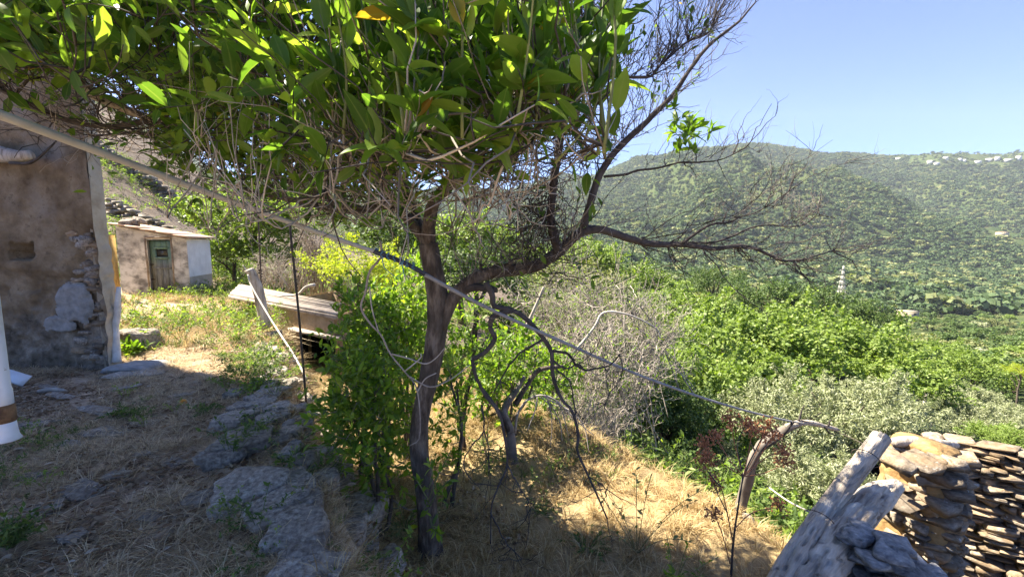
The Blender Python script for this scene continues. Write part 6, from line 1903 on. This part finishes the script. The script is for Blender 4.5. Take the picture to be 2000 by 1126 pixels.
def area_points(n, x0, x1, y0, y1, fn, seed):
    r_ = np.random.default_rng(seed)
    x = r_.uniform(x0, x1, n); y = r_.uniform(y0, y1, n)
    d1, d2 = sdist(np.stack([x, y], -1), EDGE1), sdist(np.stack([x, y], -1), EDGE2)
    k = r_.random(n) < fn(x, y, d1, d2)
    return x[k], y[k]
def scat(name, n, box_, fn, src, smin, smax, seed, label, sink=.0, flat=None):
    x, y = area_points(n, *box_, fn, seed)
    r_ = np.random.default_rng(seed + 1)
    m = len(x)
    s = r_.uniform(smin, smax, m)
    scl = np.stack([s, s, s * (r_.uniform(.6, 1.1, m))], 1)
    rot = np.stack([r_.normal(0, .12, m), r_.normal(0, .12, m), r_.uniform(0, 6.28, m)], 1)
    return scatter(name, np.stack([x, y, H(x, y) - sink], 1), rot, scl, r_.integers(0, len(src), m), src, 'stuff', label)
def nz(x, y, sc, seed): return fbm(np.stack([x, y, 0 * x], -1) * sc, 3, seed)
scat('dry_grass', 26000, (-4.5, 4.2, 1.0, 9.5), lambda x, y, d1, d2: ((d1 > .25) & (d2 < .8)) * np.clip(.55 + 1.2 * nz(x, y, .9, 1), .1, 1), straw_t, .5, 1.15, 41, 'sun bleached straw covering the lower terrace')
scat('edge_grass', 5000, (-4.5, 5, 1.0, 12), lambda x, y, d1, d2: (d2 > .3) & (d2 < 1.6), straw_t + green_t, .8, 1.8, 42, 'tall dry grass along the edge of the terrace')
scat('bank_grass', 5000, (-6, 2.5, 1.0, 9.5), lambda x, y, d1, d2: (d1 > -.15) & (d1 < .7), straw_t + green_t + dull_t, .5, 1.3, 43, 'mixed grass between the stones of the bank')
scat('path_straw', 26000, (-6.5, 1.0, .9, 8), lambda x, y, d1, d2: (d1 < .1) * np.clip(.32 + 1.5 * nz(x, y, .8, 6) + .35 * (y < 3.3), .02, 1), dull_t, .35, 1.0, 44, 'trodden dull straw on the path')
scat('leaf_litter', 9000, (-6.5, 2.5, .9, 8), lambda x, y, d1, d2: np.clip(.35 + 1.2 * nz(x, y, 1.1, 8), .03, 1) * (d1 < 1.4), flat_leaf, .6, 1.3, 45, 'dead leaves and bits of twig on the ground')
scat('far_path_grass', 9000, (-13, -3.5, 6.3, 13.8), lambda x, y, d1, d2: (d1 < .3) * np.clip(.45 + 1.6 * nz(x, y, .6, 9), .05, 1), straw_t + green_t + dull_t + weed_t[:2], .8, 2.0, 46, 'weedy grass with seed heads in front of the shed')
scat('path_weeds', 1500, (-4.5, .8, .9, 6), lambda x, y, d1, d2: (d1 < .2) * np.clip(2.4 * nz(x, y, 1.3, 63) - .25, 0, 1), weed_t + green_t, .35, .8, 61, 'small dark green weeds dotted over the shaded path')
scat('weeds', 1600, (-5, 1.5, 1.6, 8), lambda x, y, d1, d2: (np.abs(d1) < .5) * np.clip(.2 + 2.2 * nz(x, y, 1.0, 13), 0, 1), weed_t, .7, 1.5, 47, 'low green weeds along the crumbling path edge')
scat('green_patches', 1400, (-2, 3.5, 2.0, 7), lambda x, y, d1, d2: ((d1 > .3) & (d2 < .4)) * np.clip(3 * nz(x, y, .9, 17) - .5, 0, 1), green_t + weed_t, .5, 1.1, 48, 'patches of green weeds in the straw')
scat('slope_grass', 9000, (-30, 8, 14, 40), lambda x, y, d1, d2: np.clip(.4 + 1.6 * nz(x, y, .15, 19), .05, 1) * (y > 14.2), green_t + dull_t[:2] + weed_t, 1.5, 4.0, 49, 'rough grass on the banks beyond the shed')
scat('slope_weeds', 12000, (-5, 9, 4.0, 14.2), lambda x, y, d1, d2: (d2 > .7) * np.clip(.7 + 1.2 * nz(x, y, .5, 23), .1, 1), green_t + straw_t[:2] + weed_t, 1.5, 3.5, 50, 'tall weeds on the slope below the terrace edge')
# low weeds one can pick out, each a plant of its own
def plant(px, py, Y, r0, n, size, label, mat='grass', h=.2, upr=.4, Zg=None):
    b = at(px, py, Y); b[2] = Hs(b[0], b[1])
    e = thing('weed_plant', b, label, 'plant')
    n1 = n
    d = unit(rng.normal(0, 1, (n1, 3)) * [1, 1, .4] + [0, 0, upr])
    t = np.linspace(0, 1, 6)[None, :, None]
    P = b + d[:, None] * t * (h * rng.uniform(.5, 1.1, n1))[:, None, None] + np.array([0, 0, .1 * h]) * np.sin(t * 3)
    tubes_obj('stems', [(P, np.full((n1, 6), .0022))], [M['green_stem']], e, b, 4)
    ltask('leaves', leaves_on(P, 9, size, spread=1.2, frm=.1), M[mat], e, b, LEAF_S)
def gp_(px, py, z=0): return gz(px, py, z)[1]
plant(243, 800, gp_(243, 812), .1, 22, .05, 'green weed tuft growing on the path between the slabs', 'grass', .16)
plant(262, 670, gp_(262, 690), .1, 30, .10, 'spiky dark green plant at the foot of the house corner', 'citrus_low', .26, 1.2)
plant(480, 740, gp_(480, 740), .1, 40, .035, 'feathery green weed at the path edge near the hut', 'grass', .4)
plant(500, 770, gp_(500, 770), .1, 40, .04, 'dark leafy weed patch on the path edge stones', 'citrus_low', .3)
plant(530, 765, gp_(530, 765), .1, 30, .035, 'bright weed hanging over the broken edge', 'citrus_low', .3)
plant(410, 810, gp_(410, 810), .1, 30, .03, 'small green weed beside the large flat stones', 'grass', .2)
plant(640, 1010, 2.9, .1, 24, .035, 'thin weed between the dark stones of the bank', 'grass', .3)
plant(790, 930, 3.2, .1, 40, .03, 'grey green weed growing left of the trunk base', 'scrub', .4)
plant(10, 965, 2.1, .1, 50, .035, 'tuft of dark green grass at the lower left edge', 'grass', .22, 1.6)
plant(1065, 1040, 3.4, .1, 26, .03, 'low green herb right of the trunk on the straw', 'grass', .18)
plant(1150, 1075, 3.0, .1, 40, .028, 'wide green herb cushion at the bottom of the terrace', 'grass', .22)
plant(940, 940, 4.6, .1, 24, .03, 'small yellow green herb in the sunny straw', 'grass', .18)
plant(1245, 1040, 2.9, .1, 9, .04, 'tall thin sapling with sparse leaves at the bottom centre', 'scrub', .75, 2.2)
plant(1320, 1110, 2.6, .1, 12, .04, 'leafy young shoot at the bottom beside the fennel', 'citrus_low', .35, 1.6)

# ------------------------------------------------------------------ air
M['air'], n_, out_ = new_mat('haze')
pv = n_.nodes.new('ShaderNodeVolumePrincipled')
pv.inputs['Color'].default_value = (0.80, 0.88, 1.0, 1)
pv.inputs['Density'].default_value = 0.00007
pv.inputs['Anisotropy'].default_value = 0.2
n_.links.new(pv.outputs[0], out_.inputs['Volume'])
zmax = float(ZZ.max()) + 40
zmin = min(float(ZZ.min()), float(GZ.min())) - 6
hz_ = obj('haze', MB().add(*box(-7400, -80, zmin, 7400, 3700, zmax)).mesh('haze', [M['air']]))
tag(hz_, 'pale blue summer haze filling the valley', None, None, 'stuff')
